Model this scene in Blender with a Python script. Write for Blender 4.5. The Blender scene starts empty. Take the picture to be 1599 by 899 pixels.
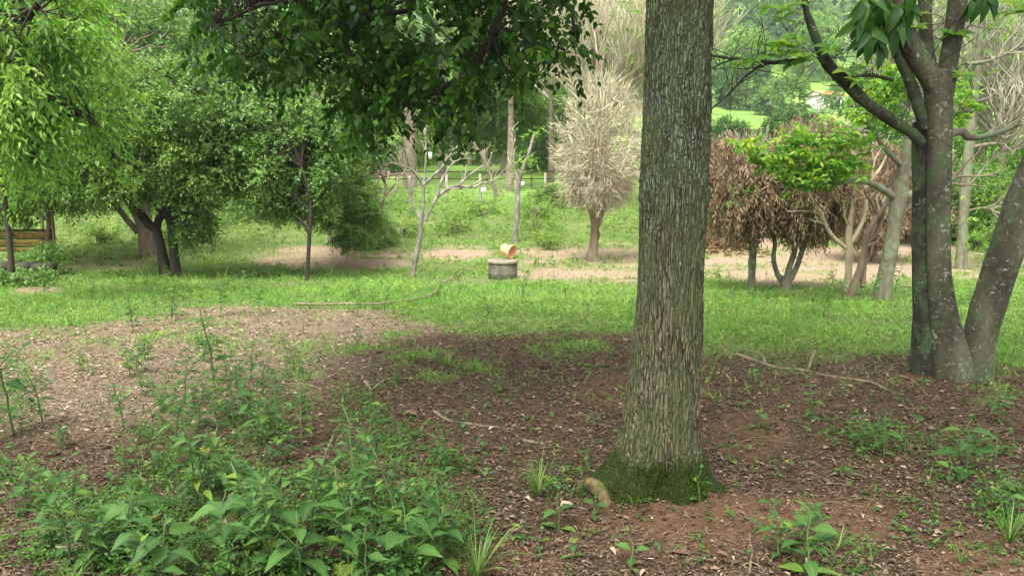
import bpy, math, random
import numpy as np
from mathutils import Vector, Matrix
R = math.radians
rng = np.random.default_rng(11)
random.seed(5)
S = bpy.context.scene
COL = S.collection

# ------------------------------------------------------------------ camera, world, sun, exposure
F = 1232.0                      # focal length in photo pixels (photo 1599 x 899)
CAMZ = 1.6
TH = math.atan(195 / F)         # camera tilts down a little
cam = bpy.data.cameras.new('camera')
cam.sensor_width = 36.0
cam.lens = 36.0 * F / 1599
cam.clip_start = 0.05
cam.clip_end = 3000
camo = bpy.data.objects.new('camera', cam)
COL.objects.link(camo)
camo.location = (0, 0, CAMZ)
camo.rotation_euler = (math.pi / 2 - TH, 0, 0)
S.camera = camo

SUN_EL, SUN_AZ = R(62), R(205)  # azimuth clockwise from +Y
w = bpy.data.worlds.new('World'); S.world = w; w.use_nodes = True
nt = w.node_tree; nt.nodes.clear()
wo = nt.nodes.new('ShaderNodeOutputWorld'); bg = nt.nodes.new('ShaderNodeBackground')
sky = nt.nodes.new('ShaderNodeTexSky'); sky.sky_type = 'NISHITA'; sky.sun_disc = False
sky.sun_elevation = SUN_EL; sky.sun_rotation = SUN_AZ
sky.air_density = 1.0; sky.dust_density = 4.0; sky.ozone_density = 1.0
hs = nt.nodes.new('ShaderNodeHueSaturation'); hs.inputs['Saturation'].default_value = 0.12
nt.links.new(sky.outputs[0], hs.inputs['Color']); nt.links.new(hs.outputs[0], bg.inputs[0])
bg.inputs[1].default_value = 0.15
nt.links.new(bg.outputs[0], wo.inputs[0])
sl = bpy.data.lights.new('sun', 'SUN'); sl.energy = 1.5; sl.angle = R(28); sl.color = (1, 0.96, 0.88)
so = bpy.data.objects.new('sun', sl); COL.objects.link(so); so.location = (0, 0, 60)
sd = Vector((math.sin(SUN_AZ) * math.cos(SUN_EL), math.cos(SUN_AZ) * math.cos(SUN_EL), math.sin(SUN_EL)))
so.rotation_euler = sd.to_track_quat('Z', 'Y').to_euler()
S.view_settings.view_transform = 'Standard'; S.view_settings.look = 'None'
S.view_settings.exposure = 1.95; S.view_settings.gamma = 1.0
S.cycles.volume_max_steps = 64; S.cycles.max_bounces = 6; S.cycles.diffuse_bounces = 3; S.cycles.transmission_bounces = 4
S.cycles.glossy_bounces = 2; S.cycles.transparent_max_bounces = 4; S.cycles.volume_bounces = 0

# ------------------------------------------------------------------ noise, terrain, pixel helpers
def _hash(ix, iy, iz, s):
    h = (ix.astype(np.int64) * 374761393 + iy.astype(np.int64) * 668265263 + iz.astype(np.int64) * 2147483647 + s * 974711) & 0xffffffff
    h = ((h ^ (h >> 13)) * 1274126177) & 0xffffffff
    h = ((h ^ (h >> 16)) * 2246822519) & 0xffffffff
    return ((h ^ (h >> 15)) & 0xffffff) / float(0xffffff)
def vn(x, y, z=0.0, s=0):
    x, y, z = np.broadcast_arrays(np.asarray(x, float), np.asarray(y, float), np.asarray(z, float))
    i, j, k = np.floor(x), np.floor(y), np.floor(z)
    a, b, c = x - i, y - j, z - k
    a = a * a * (3 - 2 * a); b = b * b * (3 - 2 * b); c = c * c * (3 - 2 * c)
    r = 0
    for di in (0, 1):
        for dj in (0, 1):
            for dk in (0, 1):
                r = r + _hash(i + di, j + dj, k + dk, s) * (a if di else 1 - a) * (b if dj else 1 - b) * (c if dk else 1 - c)
    return r
def fbm(x, y, z=0.0, s=0, o=3):
    r, a, t = 0, 1.0, 0
    for q in range(o):
        r = r + a * vn(np.asarray(x) * 2 ** q, np.asarray(y) * 2 ** q, np.asarray(z) * 2 ** q, s + q * 17); t += a; a *= .5
    return r / t
def sstep(a, b, x):
    t = np.clip((np.asarray(x, float) - a) / (b - a), 0, 1)
    return t * t * (3 - 2 * t)

_ky = [-60, 5.5, 10, 16, 20, 24, 28, 33, 45, 60, 100, 140, 180, 210, 270, 400, 700]
_kz = [0, 0, -.28, -.76, -.85, -.75, -.4, .13, 1.0, 2.3, 4.5, 9, 18, 27, 60, 112, 190]
_ty = np.concatenate([np.arange(-60, 60, .25), np.arange(60, 700, 2.)])
_tz = np.interp(_ty, _ky, _kz)
for _ in range(4):
    k_ = np.convolve(np.pad(_tz, 3, 'edge'), np.ones(7) / 7, 'valid'); _tz = k_
def HT(x, y):
    x = np.asarray(x, float); y = np.asarray(y, float)
    z = np.interp(y, _ty, _tz)
    near = 1 - sstep(45, 80, y)
    z = z + near * ((fbm(x * .55, y * .55, s=3) - .5) * .10 + (fbm(x * 3.1, y * 3.1, s=5) - .5) * .035)
    z = z + (1 - near) * (fbm(x * .03, y * .03, s=8) - .5) * np.clip(y * .05, 0, 14)
    z = z + .35 * np.exp(-((x - 5.3) ** 2 / 1.1 + (y - 21.3) ** 2 / .8))          # heap of dead leaves
    z = z + .06 * np.exp(-((x - .76) ** 2 + (y - 3.62) ** 2) / .22)
    z = z + .05 * np.exp(-((x - 3.2) ** 2 + (y - 5.9) ** 2) / .35)
    return z
CT, ST = math.cos(TH), math.sin(TH)
def ray(u, v):
    X = (np.asarray(u, float) - 799.5) / F; Y = -(np.asarray(v, float) - 449.5) / F
    return np.stack([X + 0 * Y, Y * ST + CT + 0 * X, Y * CT - ST + 0 * X], -1)
def P(u, v, y):
    """world point on the ray of photo pixel (u, v) at world distance y"""
    d = ray(u, v); t = y / d[..., 1]
    return np.array([0, 0, CAMZ]) + d * np.asarray(t)[..., None]
def proj(p):
    p = np.asarray(p, float); q = p - np.array([0, 0, CAMZ])
    f = q[..., 1] * CT - q[..., 2] * ST; up = q[..., 1] * ST + q[..., 2] * CT
    f = np.where(f < .2, .2, f)
    return 799.5 + F * q[..., 0] / f, 449.5 - F * up / f
def G(u, v):
    """ground point seen at photo pixel"""
    d = ray(u, v); y = 1.5
    while y < 600:
        p = P(u, v, y)
        if p[2] < HT(p[0], p[1]):
            lo, hi = y * .97 - .05, y
            for _ in range(18):
                m = (lo + hi) / 2; p = P(u, v, m)
                if p[2] < HT(p[0], p[1]): hi = m
                else: lo = m
            p[2] = float(HT(p[0], p[1])); return p
        y = y * 1.02 + .02
    return P(u, v, 600)
def px(n, y): return n * y / F       # size in metres of n photo pixels at distance y

# ------------------------------------------------------------------ objects
def tag(o, label=None, cat=None, group=None, kind=None):
    if label: o['label'] = label
    if cat: o['category'] = cat
    if group: o['group'] = group
    if kind: o['kind'] = kind
    return o
def thing(name, label, cat, loc, group=None, rz=0.0):
    o = bpy.data.objects.new(name, None); COL.objects.link(o); o.empty_display_size = .1
    o.location = Vector([float(a) for a in loc]); o.rotation_euler = (0, 0, rz)
    return tag(o, label, cat, group)
def mesh_data(name, V, Fc, mat=None, var=None, smooth=False, attrs=None):
    V = np.ascontiguousarray(V, np.float32); Fc = np.ascontiguousarray(Fc, np.int32)
    m = bpy.data.meshes.new(name)
    n, k = Fc.shape
    m.vertices.add(len(V)); m.vertices.foreach_set('co', V.ravel())
    m.loops.add(n * k); m.loops.foreach_set('vertex_index', Fc.ravel())
    m.polygons.add(n); m.polygons.foreach_set('loop_start', np.arange(0, n * k, k, dtype=np.int32))
    m.polygons.foreach_set('loop_total', np.full(n, k, np.int32))
    if smooth: m.polygons.foreach_set('use_smooth', np.ones(n, bool))
    m.update(calc_edges=True)
    if var is not None:
        a = m.attributes.new('var', 'FLOAT', 'POINT'); a.data.foreach_set('value', np.ascontiguousarray(var, np.float32))
    for kk, vv in (attrs or {}).items():
        a = m.attributes.new(kk, 'FLOAT', 'POINT'); a.data.foreach_set('value', np.ascontiguousarray(vv, np.float32))
    if mat: m.materials.append(mat)
    return m
def add(name, data, parent=None, kind=None, loc=None):
    o = bpy.data.objects.new(name, data); COL.objects.link(o)
    if parent: o.parent = parent
    if loc is not None: o.location = loc
    if kind: o['kind'] = kind
    return o
def part(name, V, Fc, mat, parent=None, var=None, smooth=False, kind=None, attrs=None):
    V = np.asarray(V, float)
    if parent is not None:
        p = parent
        off = np.array(p.location[:])
        if p.parent: off = off + np.array(p.parent.location[:])
        V = V - off
    return add(name, mesh_data(name, V, Fc, mat, var, smooth, attrs), parent, kind)
def join(lst):
    Vs, Fs, o = [], [], 0
    for V, Fc in lst:
        Vs.append(V); Fs.append(Fc + o); o += len(V)
    return np.concatenate(Vs), np.concatenate(Fs)
def norm(a):
    return a / np.maximum(np.linalg.norm(a, axis=-1, keepdims=True), 1e-9)
def tubes(Pt, Rd, n=6, jit=0.0, cap=True):
    """Pt (S,K,3), Rd (S,K) -> quads; ends closed by shrinking"""
    Pt = np.asarray(Pt, float); Rd = np.asarray(Rd, float)
    if Pt.ndim == 2: Pt = Pt[None]; Rd = Rd[None]
    if cap:
        Pt = np.concatenate([Pt, Pt[:, -1:]], 1); Rd = np.concatenate([Rd, Rd[:, -1:] * .02], 1)
        Pt = Pt.copy(); Pt[:, -1] += norm(Pt[:, -2] - Pt[:, -3]) * Rd[:, -2:-1] * .25
    Sn, K, _ = Pt.shape
    T = norm(np.gradient(Pt, axis=1)); mean = norm(Pt[:, -1] - Pt[:, 0] + 1e-6)
    ref = np.where(np.abs(mean[:, 2:3]) > .8, np.array([[1., .13, 0]]), np.array([[.05, .08, 1.]]))
    A = norm(np.cross(T, ref[:, None, :])); B = np.cross(T, A)
    th = np.arange(n) * 2 * np.pi / n
    ring = A[:, :, None, :] * np.cos(th)[None, None, :, None] + B[:, :, None, :] * np.sin(th)[None, None, :, None]
    r = Rd[:, :, None, None]
    V = Pt[:, :, None, :] + ring * r
    if jit:
        q = Pt[:, :, None, :] + ring * r * 1.0
        d = (fbm(q[..., 0] * 14, q[..., 1] * 14, q[..., 2] * 9, s=31, o=3) - .5) * 2
        V = V + ring * r * (d * jit)[..., None]
    V = V.reshape(-1, 3)
    s, k, i = np.meshgrid(np.arange(Sn), np.arange(K - 1), np.arange(n), indexing='ij')
    a = (s * K + k) * n + i; b = (s * K + k) * n + (i + 1) % n
    Fq = np.stack([a, b, b + n, a + n], -1).reshape(-1, 4)
    return V, Fq
def spline(pts, m=8):
    """Catmull-Rom through rows of [.., r]"""
    p = np.asarray(pts, float)
    q = np.vstack([2 * p[0] - p[1], p, 2 * p[-1] - p[-2]])
    out = []
    for i in range(1, len(q) - 2):
        t = np.linspace(0, 1, m, endpoint=False)[:, None]
        a, b, c, d = q[i - 1], q[i], q[i + 1], q[i + 2]
        out.append(.5 * (2 * b + (c - a) * t + (2 * a - 5 * b + 4 * c - d) * t * t + (3 * b - a - 3 * c + d) * t ** 3))
    out.append(p[-1:]); return np.vstack(out)
def limb(pix, y, m=8, n=10, jit=.12, wob=0.0, dy=None):
    """pix rows (u, v, width px); y distance (number or list) -> tube arrays + path"""
    ys = np.full(len(pix), y, float) if np.isscalar(y) else np.asarray(y, float)
    rows = [list(P(u, v, yy)) + [px(wd, yy) / 2] for (u, v, wd), yy in zip(pix, ys)]
    sp = spline(rows, m)
    if wob:
        t = np.linspace(0, len(pix), len(sp))
        sp[:, 0] += (vn(t * 2.3, pix[0][0], s=4) - .5) * wob; sp[:, 1] += (vn(t * 2.3, pix[0][1], s=5) - .5) * wob
    sp[:, 3] = np.maximum(sp[:, 3], .0015)
    V, Fq = tubes(sp[:, :3], sp[:, 3], n, jit)
    return V, Fq, sp
# leaf templates: rows along, across, normal; triangles
T2 = (np.array([[0, 0, 0], [.42, .5, .14], [1, 0, -.06], [.42, -.5, .14]]), np.array([[0, 1, 2], [0, 2, 3]]))
T4 = (np.array([[0, 0, 0], [.34, .46, .10], [.70, .30, .03], [1, 0, -.12], [.70, -.30, .03], [.34, -.46, .10]]), np.array([[0, 1, 5], [1, 2, 4], [1, 4, 5], [2, 3, 4]]))
T6 = (np.array([[0, 0, 0], [.28, .42, .10], [.66, .38, .05], [1, 0, -.16], [.66, -.38, .05], [.28, -.42, .10], [.3, 0, 0], [.66, 0, -.04]]),
      np.array([[0, 1, 6], [1, 2, 7], [1, 7, 6], [2, 3, 7], [3, 4, 7], [4, 5, 6], [4, 6, 7], [5, 0, 6]]))
TF = (np.array([[0, .15, 0], [0, -.15, 0], [.5, .5, 0], [.5, -.5, 0], [1, .1, 0]]) * np.array([1, 1, 0]), np.array([[0, 1, 2], [1, 3, 2], [2, 3, 4]]))
TS = (np.array([[0, 0, 0], [.4, .5, 0], [1, 0, 0], [.4, -.5, 0]]), np.array([[0, 1, 2], [0, 2, 3]]))
TB = (np.array([[0, .5, 0], [0, -.5, 0], [.5, .38, .0], [.5, -.38, 0], [1, 0, -.0]]), np.array([[0, 1, 2], [1, 3, 2], [2, 3, 4]]))
def leaves(pos, d, nrm, L, W, T=T2, var=None):
    d = norm(d); s = norm(np.cross(nrm, d)); nn = np.cross(d, s)
    L = np.broadcast_to(L, (len(pos),)); W = np.broadcast_to(W, (len(pos),))
    t, f = T
    V = pos[:, None] + d[:, None] * (t[None, :, 0:1] * L[:, None, None]) + s[:, None] * (t[None, :, 1:2] * W[:, None, None]) + nn[:, None] * (t[None, :, 2:3] * L[:, None, None])
    Fc = f[None] + (np.arange(len(pos)) * len(t))[:, None, None]
    v = rng.random(len(pos)) if var is None else var
    return V.reshape(-1, 3), Fc.reshape(-1, 3), np.repeat(v, len(t))
def rdir(n): return norm(rng.normal(size=(n, 3)))
def sprays(c, d, per, tl, L, W, droop=.3, T=T2, flat=.55, var=None):
    """twigs at c along d with leaves in two ranks"""
    n = len(c); d = norm(d)
    t = np.linspace(.12, 1, per)[None, :] + rng.normal(0, .03, (n, per))
    tl = np.broadcast_to(tl, (n,))
    pos = c[:, None] + d[:, None] * (t * tl[:, None])[..., None]
    pos[..., 2] -= droop * .6 * tl[:, None] * t ** 2
    up = norm(np.array([0, 0, 1.]) * flat + rdir(n) * (1 - flat))
    side = norm(np.cross(d, up))[:, None] * np.where(np.arange(per) % 2, 1, -1)[None, :, None]
    ld = norm(d[:, None] * .55 + side * .8 + rng.normal(0, .35, (n, per, 3)) + np.array([0, 0, -droop]))
    nr = norm(up[:, None] + rng.normal(0, .42, (n, per, 3)))
    v0 = rng.random(n) if var is None else var
    v = np.clip(v0[:, None] * .6 + rng.random((n, per)) * .4, 0, 1)
    m = n * per
    LL = (L * (1.15 - .45 * t) * rng.uniform(.7, 1.25, (n, per))).reshape(m)
    return leaves(pos.reshape(m, 3), ld.reshape(m, 3), nr.reshape(m, 3), LL, LL * W / L, T, v.reshape(m))
def clumps(ells, dens=1.0, shell=.55, sub=.42):
    """ells rows: centre(3), radii(3), n clumps, twigs per clump -> twig points, outward dirs, clump centres"""
    C, D, M, VV = [], [], [], []
    for c, r, nc, nt_ in ells:
        c = np.asarray(c, float); r = np.asarray(r, float)
        dd = rdir(nc); rad = rng.uniform(shell, 1, nc) ** .7
        m = c + dd * r * rad[:, None]
        cs = sub * np.mean(r) * rng.uniform(.55, 1.15, nc)
        q = rdir(nc * nt_).reshape(nc, nt_, 3) * (rng.random((nc, nt_)) ** .5)[..., None]
        q[..., 2] *= .6
        p = m[:, None] + q * cs[:, None, None]
        out = norm(q + norm((m - c) / r)[:, None] * .5 + rng.normal(0, .35, q.shape))
        C.append(p.reshape(-1, 3)); D.append(out.reshape(-1, 3)); M.append(m)
        VV.append(np.clip(np.repeat(rng.random(nc), nt_) * .7 + rng.random(nc * nt_) * .3, 0, 1))
    return np.concatenate(C), np.concatenate(D), np.concatenate(M), np.concatenate(VV)
def arcs(A, B, r0, r1, K=6, wob=.12, sag=.1):
    """curved strands from A to B"""
    n = len(A); t = np.linspace(0, 1, K)[None, :, None]
    Ln = np.linalg.norm(B - A, axis=1)[:, None, None]
    mid = rng.normal(0, wob, (n, 1, 3)) * Ln
    p = A[:, None] * (1 - t) + B[:, None] * t + mid * np.sin(np.pi * t) + rng.normal(0, .02, (n, K, 3)) * Ln * np.sin(np.pi * t)
    p[..., 2] += (sag * Ln * np.sin(np.pi * t))[..., 0]
    rr = np.broadcast_to(r0, (n,))[:, None] * (1 - t[..., 0]) + np.broadcast_to(r1, (n,))[:, None] * t[..., 0]
    return p, rr
def nearest(sk, B):
    sk = np.asarray(sk)
    d = ((sk[None] - B[:, None]) ** 2).sum(-1); return sk[np.argmin(d, 1)]
def sprout(Pt, Rd, n, ln, ang=.6, K=5, up=.1, tmin=.25, rr=.55, curl=.25, ctr=None, out=0.):
    """children strands from parent strands"""
    Sn, Kp, _ = Pt.shape
    s = rng.integers(0, Sn, n); t = rng.uniform(tmin, 1, n) * (Kp - 1)
    i = np.minimum(t.astype(int), Kp - 2); f = (t - i)[:, None]
    a = Pt[s, i] * (1 - f) + Pt[s, i + 1] * f
    d = norm(Pt[s, i + 1] - Pt[s, i]); r = Rd[s, i] * rr
    d = norm(d + rdir(n) * ang + np.array([0, 0, up]))
    if ctr is not None: d = norm(d + norm(a - ctr) * out)
    L = ln * rng.uniform(.55, 1.2, n)
    pts = [a]
    for k in range(K - 1):
        d = norm(d + rng.normal(0, curl, (n, 3)) + np.array([0, 0, up * .3]))
        pts.append(pts[-1] + d * (L / (K - 1))[:, None])
    Pn = np.stack(pts, 1)
    Rn = r[:, None] * np.linspace(1, .35, K)[None]
    return Pn, Rn

def slivers(Pt, Wd):
    a, b = Pt[:, 0], Pt[:, -1]; L = np.linalg.norm(b - a, axis=1); V, Fc, _ = leaves(a, b - a, rdir(len(a)), L, np.broadcast_to(Wd, (len(a),)), TS)
    return V, Fc
# ------------------------------------------------------------------ materials
def newmat(name):
    m = bpy.data.materials.new(name); m.use_nodes = True; t = m.node_tree; t.nodes.clear()
    out = t.nodes.new('ShaderNodeOutputMaterial'); return m, t, out
def N(t, typ, **kw):
    n = t.nodes.new(typ)
    for k, v in kw.items():
        if k.startswith('i_'): n.inputs[k[2:]].default_value = v
        elif k.startswith('j'): n.inputs[int(k[1:])].default_value = v
        else: setattr(n, k, v)
    return n
def ramp(t, fac, stops):
    r = t.nodes.new('ShaderNodeValToRGB'); e = r.color_ramp.elements
    while len(e) > 1: e.remove(e[-1])
    e[0].position, e[0].color = stops[0][0], (*stops[0][1], 1)
    for p_, c in stops[1:]:
        q = e.new(p_); q.color = (*c, 1)
    t.links.new(fac, r.inputs[0]); return r.outputs[0]
def mixc(t, fac, a, b, typ='MIX'):
    m = t.nodes.new('ShaderNodeMix'); m.data_type = 'RGBA'; m.blend_type = typ
    for sock, val in ((m.inputs[0], fac), (m.inputs[6], a), (m.inputs[7], b)):
        if hasattr(val, 'is_output'): t.links.new(val, sock)
        elif isinstance(val, (int, float)): sock.default_value = val
        else: sock.default_value = (*val, 1)
    return m.outputs[2]
def noise(t, co, scale, detail=3, rough=.5, stretch=None):
    n = N(t, 'ShaderNodeTexNoise'); n.inputs['Scale'].default_value = scale; n.inputs['Detail'].default_value = detail; n.inputs['Roughness'].default_value = rough
    if stretch:
        mp = N(t, 'ShaderNodeMapping'); mp.inputs['Scale'].default_value = stretch; t.links.new(co, mp.inputs[0]); co = mp.outputs[0]
    t.links.new(co, n.inputs['Vector']); return n.outputs[0]
def rng_(t, v, a, b):
    m = N(t, 'ShaderNodeMapRange'); m.interpolation_type = 'SMOOTHSTEP'; m.inputs[1].default_value = a; m.inputs[2].default_value = b
    t.links.new(v, m.inputs[0]); return m.outputs[0]
YG = ('dense_green_leaf', 'bright_green_leaf', 'fresh_green_leaf', 'ground_weed_leaf', 'grass_blade', 'far_tree_leaf')
def leafmat(name, stops, trans=.35, rough=.5, spec=.3, obj=False, tint=(1.15, 1.25, .6)):
    if name in YG: stops = [(a, (c[0] * 1.24, c[1] * 1.12, c[2] * .92)) for a, c in stops]
    m, t, out = newmat(name)
    if obj:
        v = N(t, 'ShaderNodeObjectInfo').outputs['Random']
    else:
        v = N(t, 'ShaderNodeAttribute', attribute_name='var').outputs['Fac']
    c = ramp(t, v, stops)
    if obj:
        g = N(t, 'ShaderNodeTexCoord').outputs['Object']
        nz = noise(t, g, 60, 2)
        c = mixc(t, .5, c, ramp(t, nz, [(.3, (.75, .75, .75)), (.7, (1.2, 1.2, 1.2))]), 'MULTIPLY')
        vein = N(t, 'ShaderNodeAttribute', attribute_name='vein').outputs['Fac']
        c = mixc(t, vein, c, mixc(t, .5, c, (.12, .22, .07)))
    b = N(t, 'ShaderNodeBsdfPrincipled', i_Roughness=rough); b.inputs['Specular IOR Level'].default_value = spec
    t.links.new(c, b.inputs['Base Color'])
    tr = N(t, 'ShaderNodeBsdfTranslucent'); tc = mixc(t, 1.0, c, tint, 'MULTIPLY'); t.links.new(tc, tr.inputs[0])
    mx = N(t, 'ShaderNodeMixShader', j0=trans); t.links.new(b.outputs[0], mx.inputs[1]); t.links.new(tr.outputs[0], mx.inputs[2])
    t.links.new(mx.outputs[0], out.inputs[0]); return m
def plain(name, stops, rough=.85, scale=8, stretch=None, bump=.3, bdist=.01, bscale=None, spots=None, spec=.25, varattr=False, moss=None):
    m, t, out = newmat(name)
    co = N(t, 'ShaderNodeTexCoord').outputs['Object']
    if varattr: f = N(t, 'ShaderNodeAttribute', attribute_name='var').outputs['Fac']
    else: f = noise(t, co, scale, 4, .6, stretch)
    c = ramp(t, f, stops)
    if moss:
        mn = rng_(t, noise(t, co, moss[1], 4, .6), moss[2], moss[2] + .12)
        c = mixc(t, mn, c, moss[0])
    if spots:
        for col, sc, th, dist in spots:
            vo = N(t, 'ShaderNodeTexVoronoi'); vo.inputs['Scale'].default_value = sc
            nz = N(t, 'ShaderNodeTexNoise'); nz.inputs['Scale'].default_value = sc * 2.5; t.links.new(co, nz.inputs['Vector'])
            ad = mixc(t, .06, co, nz.outputs['Color'], 'ADD'); t.links.new(ad, vo.inputs['Vector'])
            sel = noise(t, co, sc * .35, 1)
            mm = N(t, 'ShaderNodeMath', operation='SUBTRACT'); t.links.new(sel, mm.inputs[0]); t.links.new(vo.outputs['Distance'], mm.inputs[1])
            f2 = rng_(t, mm.outputs[0], th, th + .08)
            c = mixc(t, f2, c, col)
    b = N(t, 'ShaderNodeBsdfPrincipled', i_Roughness=rough); b.inputs['Specular IOR Level'].default_value = spec
    t.links.new(c, b.inputs['Base Color'])
    if bump:
        bn = noise(t, co, bscale or scale * 4, 4, .65, stretch)
        bp = N(t, 'ShaderNodeBump', i_Strength=bump, i_Distance=bdist); t.links.new(bn, bp.inputs['Height']); t.links.new(bp.outputs[0], b.inputs['Normal'])
    t.links.new(b.outputs[0], out.inputs[0]); return m
M = {}
M['canopy'] = leafmat('canopy_leaf', [(0, (.014, .045, .008)), (.6, (.030, .082, .012)), (1, (.085, .18, .020))], .52, .45, .2)
M['canopy_obj'] = leafmat('canopy_leaf_single', [(0, (.014, .045, .008)), (.6, (.030, .082, .012)), (1, (.085, .18, .020))], .52, .45, .2, obj=True)
M['dense'] = leafmat('dense_green_leaf', [(0, (.032, .090, .018)), (.5, (.082, .18, .038)), (1, (.19, .31, .07))], .35, .42, .4)
M['bright'] = leafmat('bright_green_leaf', [(0, (.04, .12, .025)), (.45, (.11, .25, .045)), (.8, (.22, .38, .09)), (1, (.38, .52, .19))], .5, .5, .3)
M['bluish'] = leafmat('fresh_green_leaf', [(0, (.045, .12, .030)), (.6, (.10, .21, .055)), (1, (.20, .33, .09))], .38, .45, .4)
M['rosette'] = leafmat('lime_rosette_leaf', [(0, (.06, .17, .02)), (.5, (.14, .30, .03)), (1, (.30, .44, .05))], .5, .45, .35, obj=True)
M['rosette_far'] = leafmat('lime_leaf', [(0, (.05, .15, .02)), (.5, (.12, .26, .03)), (.9, (.24, .36, .04)), (1, (.5, .33, .04))], .5, .45, .35)
M['weed'] = leafmat('weed_leaf', [(0, (.030, .085, .018)), (.55, (.055, .135, .028)), (.9, (.095, .19, .035)), (.97, (.16, .26, .03)), (1, (.26, .24, .04))], .38, .5, .22, obj=True)
M['weed_far'] = leafmat('ground_weed_leaf', [(0, (.045, .11, .02)), (.5, (.11, .21, .045)), (1, (.22, .33, .07))], .35, .5, .3)
M['weed_ground'] = leafmat('foreground_weed_leaf', [(0, (.028, .08, .016)), (.5, (.058, .14, .026)), (1, (.12, .22, .04))], .35, .5, .2)
M['grass'] = leafmat('grass_blade', [(0, (.07, .17, .030)), (.5, (.14, .30, .055)), (.9, (.25, .41, .09)), (1, (.40, .37, .18))], .4, .5, .3)
M['hill_leaf'] = leafmat('far_tree_leaf', [(0, (.02, .06, .02)), (.5, (.045, .11, .03)), (1, (.10, .19, .045))], .3, .6, .2)
M['dry'] = leafmat('dry_brown_leaf', [(0, (.11, .075, .040)), (.45, (.215, .150, .085)), (.85, (.38, .29, .175)), (1, (.09, .14, .03))], .25, .7, .2, tint=(1.2, 1, .8))
M['litter'] = leafmat('leaf_litter', [(0, (.032, .022, .014)), (.35, (.080, .054, .034)), (.65, (.165, .115, .073)), (.9, (.29, .22, .145)), (1, (.38, .32, .24))], .12, .7, .25, tint=(1.1, 1, .8))
M['dead_leaf'] = leafmat('dead_leaf', [(0, (.12, .07, .045)), (.5, (.26, .17, .11)), (1, (.42, .32, .22))], .15, .7, .25, obj=True, tint=(1.1, 1, .8))
M['moss'] = leafmat('moss', [(0, (.03, .060, .006)), (.6, (.062, .110, .010)), (1, (.13, .19, .02))], .3, .8, .1)
M['twig_pale'] = plain('pale_twig_bark', [(.3, (.27, .245, .155)), (.7, (.50, .46, .31))], scale=3, bump=0)
M['twig_grey'] = plain('grey_green_twig_bark', [(.3, (.16, .15, .10)), (.7, (.32, .30, .22))], scale=3, bump=0)
M['twig_brown'] = plain('brown_twig_bark', [(.3, (.10, .075, .05)), (.7, (.22, .17, .12))], scale=3, bump=0)
M['twig_dark'] = plain('dark_twig_bark', [(.3, (.018, .014, .010)), (.7, (.05, .04, .03))], scale=6, bump=0)
M['stick'] = plain('fallen_stick_bark', [(.3, (.085, .066, .038)), (.7, (.22, .175, .11))], scale=14, bump=.5, bdist=.004)
M['bark_dark'] = plain('dark_bark', [(.3, (.016, .013, .009)), (.7, (.058, .048, .034))], scale=7, stretch=(1, 1, .25), bump=.6, bdist=.02)
M['bark_right'] = plain('lichened_smooth_bark', [(.32, (.019, .018, .010)), (.5, (.048, .046, .026)), (.72, (.098, .094, .056))], scale=4, stretch=(1, 1, .45), bump=.5, bdist=.006, bscale=40,
                        spots=[((.27, .28, .22), 34, .34, 0), ((.22, .23, .17), 75, .30, 0)], moss=((.05, .075, .03), 5, .52))
M['bark_right_dark'] = plain('dark_lichened_bark', [(.3, (.010, .010, .007)), (.55, (.03, .028, .018)), (.75, (.065, .060, .042))], scale=6, stretch=(1, 1, .4), bump=.6, bdist=.008, bscale=45,
                        spots=[((.20, .21, .17), 38, .36, 0), ((.14, .15, .11), 80, .32, 0)], moss=((.035, .06, .02), 6, .45))
M['bark_lichen'] = plain('grey_green_bark', [(.3, (.07, .062, .040)), (.7, (.19, .17, .115))], scale=8, stretch=(1, 1, .3), bump=.6, bdist=.01, bscale=50, moss=((.14, .18, .10), 7, .48))
M['bark_smooth'] = plain('smooth_tan_bark', [(.3, (.22, .18, .11)), (.7, (.42, .36, .24))], scale=4, stretch=(1, 1, .3), bump=.25, bdist=.005, bscale=30)
M['bark_pale'] = plain('pale_flaking_bark', [(.3, (.07, .062, .048)), (.5, (.17, .155, .125)), (.75, (.32, .30, .25))], scale=11, stretch=(1, 1, .4), bump=.5, bdist=.01, bscale=40)
M['bark_brown'] = plain('brown_bark', [(.3, (.09, .07, .05)), (.7, (.22, .17, .12))], scale=9, stretch=(1, 1, .3), bump=.6, bdist=.015)
M['palm_bark'] = plain('palm_bark', [(.3, (.13, .105, .075)), (.7, (.30, .25, .18))], scale=6, stretch=(1, 1, 1.5), bump=.5, bdist=.02)
M['stem'] = plain('green_stem', [(.3, (.04, .09, .02)), (.7, (.10, .15, .05))], scale=20, bump=0)
M['concrete'] = plain('weathered_concrete', [(.25, (.028, .028, .018)), (.5, (.09, .085, .06)), (.75, (.17, .16, .12))], scale=5, bump=.4, bdist=.01, bscale=40, moss=((.09, .10, .06), 5, .55))
M['lid'] = plain('pale_concrete_lid', [(.3, (.14, .12, .08)), (.7, (.27, .235, .165))], scale=6, bump=.4, bdist=.01, bscale=50)
M['clay'] = plain('orange_plastic', [(.3, (.56, .27, .13)), (.7, (.68, .37, .20))], rough=.55, scale=5, bump=.1)
M['hole'] = plain('hole_shade_black', [(.3, (.01, .01, .01)), (.7, (.02, .02, .018))], scale=5, bump=0)  # near-black paint standing in for the shade inside holes
M['chunk'] = plain('knotty_tan_wood', [(.25, (.03, .02, .010)), (.5, (.11, .08, .035)), (.75, (.20, .15, .065))], scale=28, bump=.8, bdist=.01, moss=((.06, .09, .015), 16, .5))
M['board'] = plain('ochre_board', [(.3, (.17, .10, .028)), (.7, (.36, .23, .06))], scale=5, stretch=(.4, 1, 3), bump=.4, bdist=.01)
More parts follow.
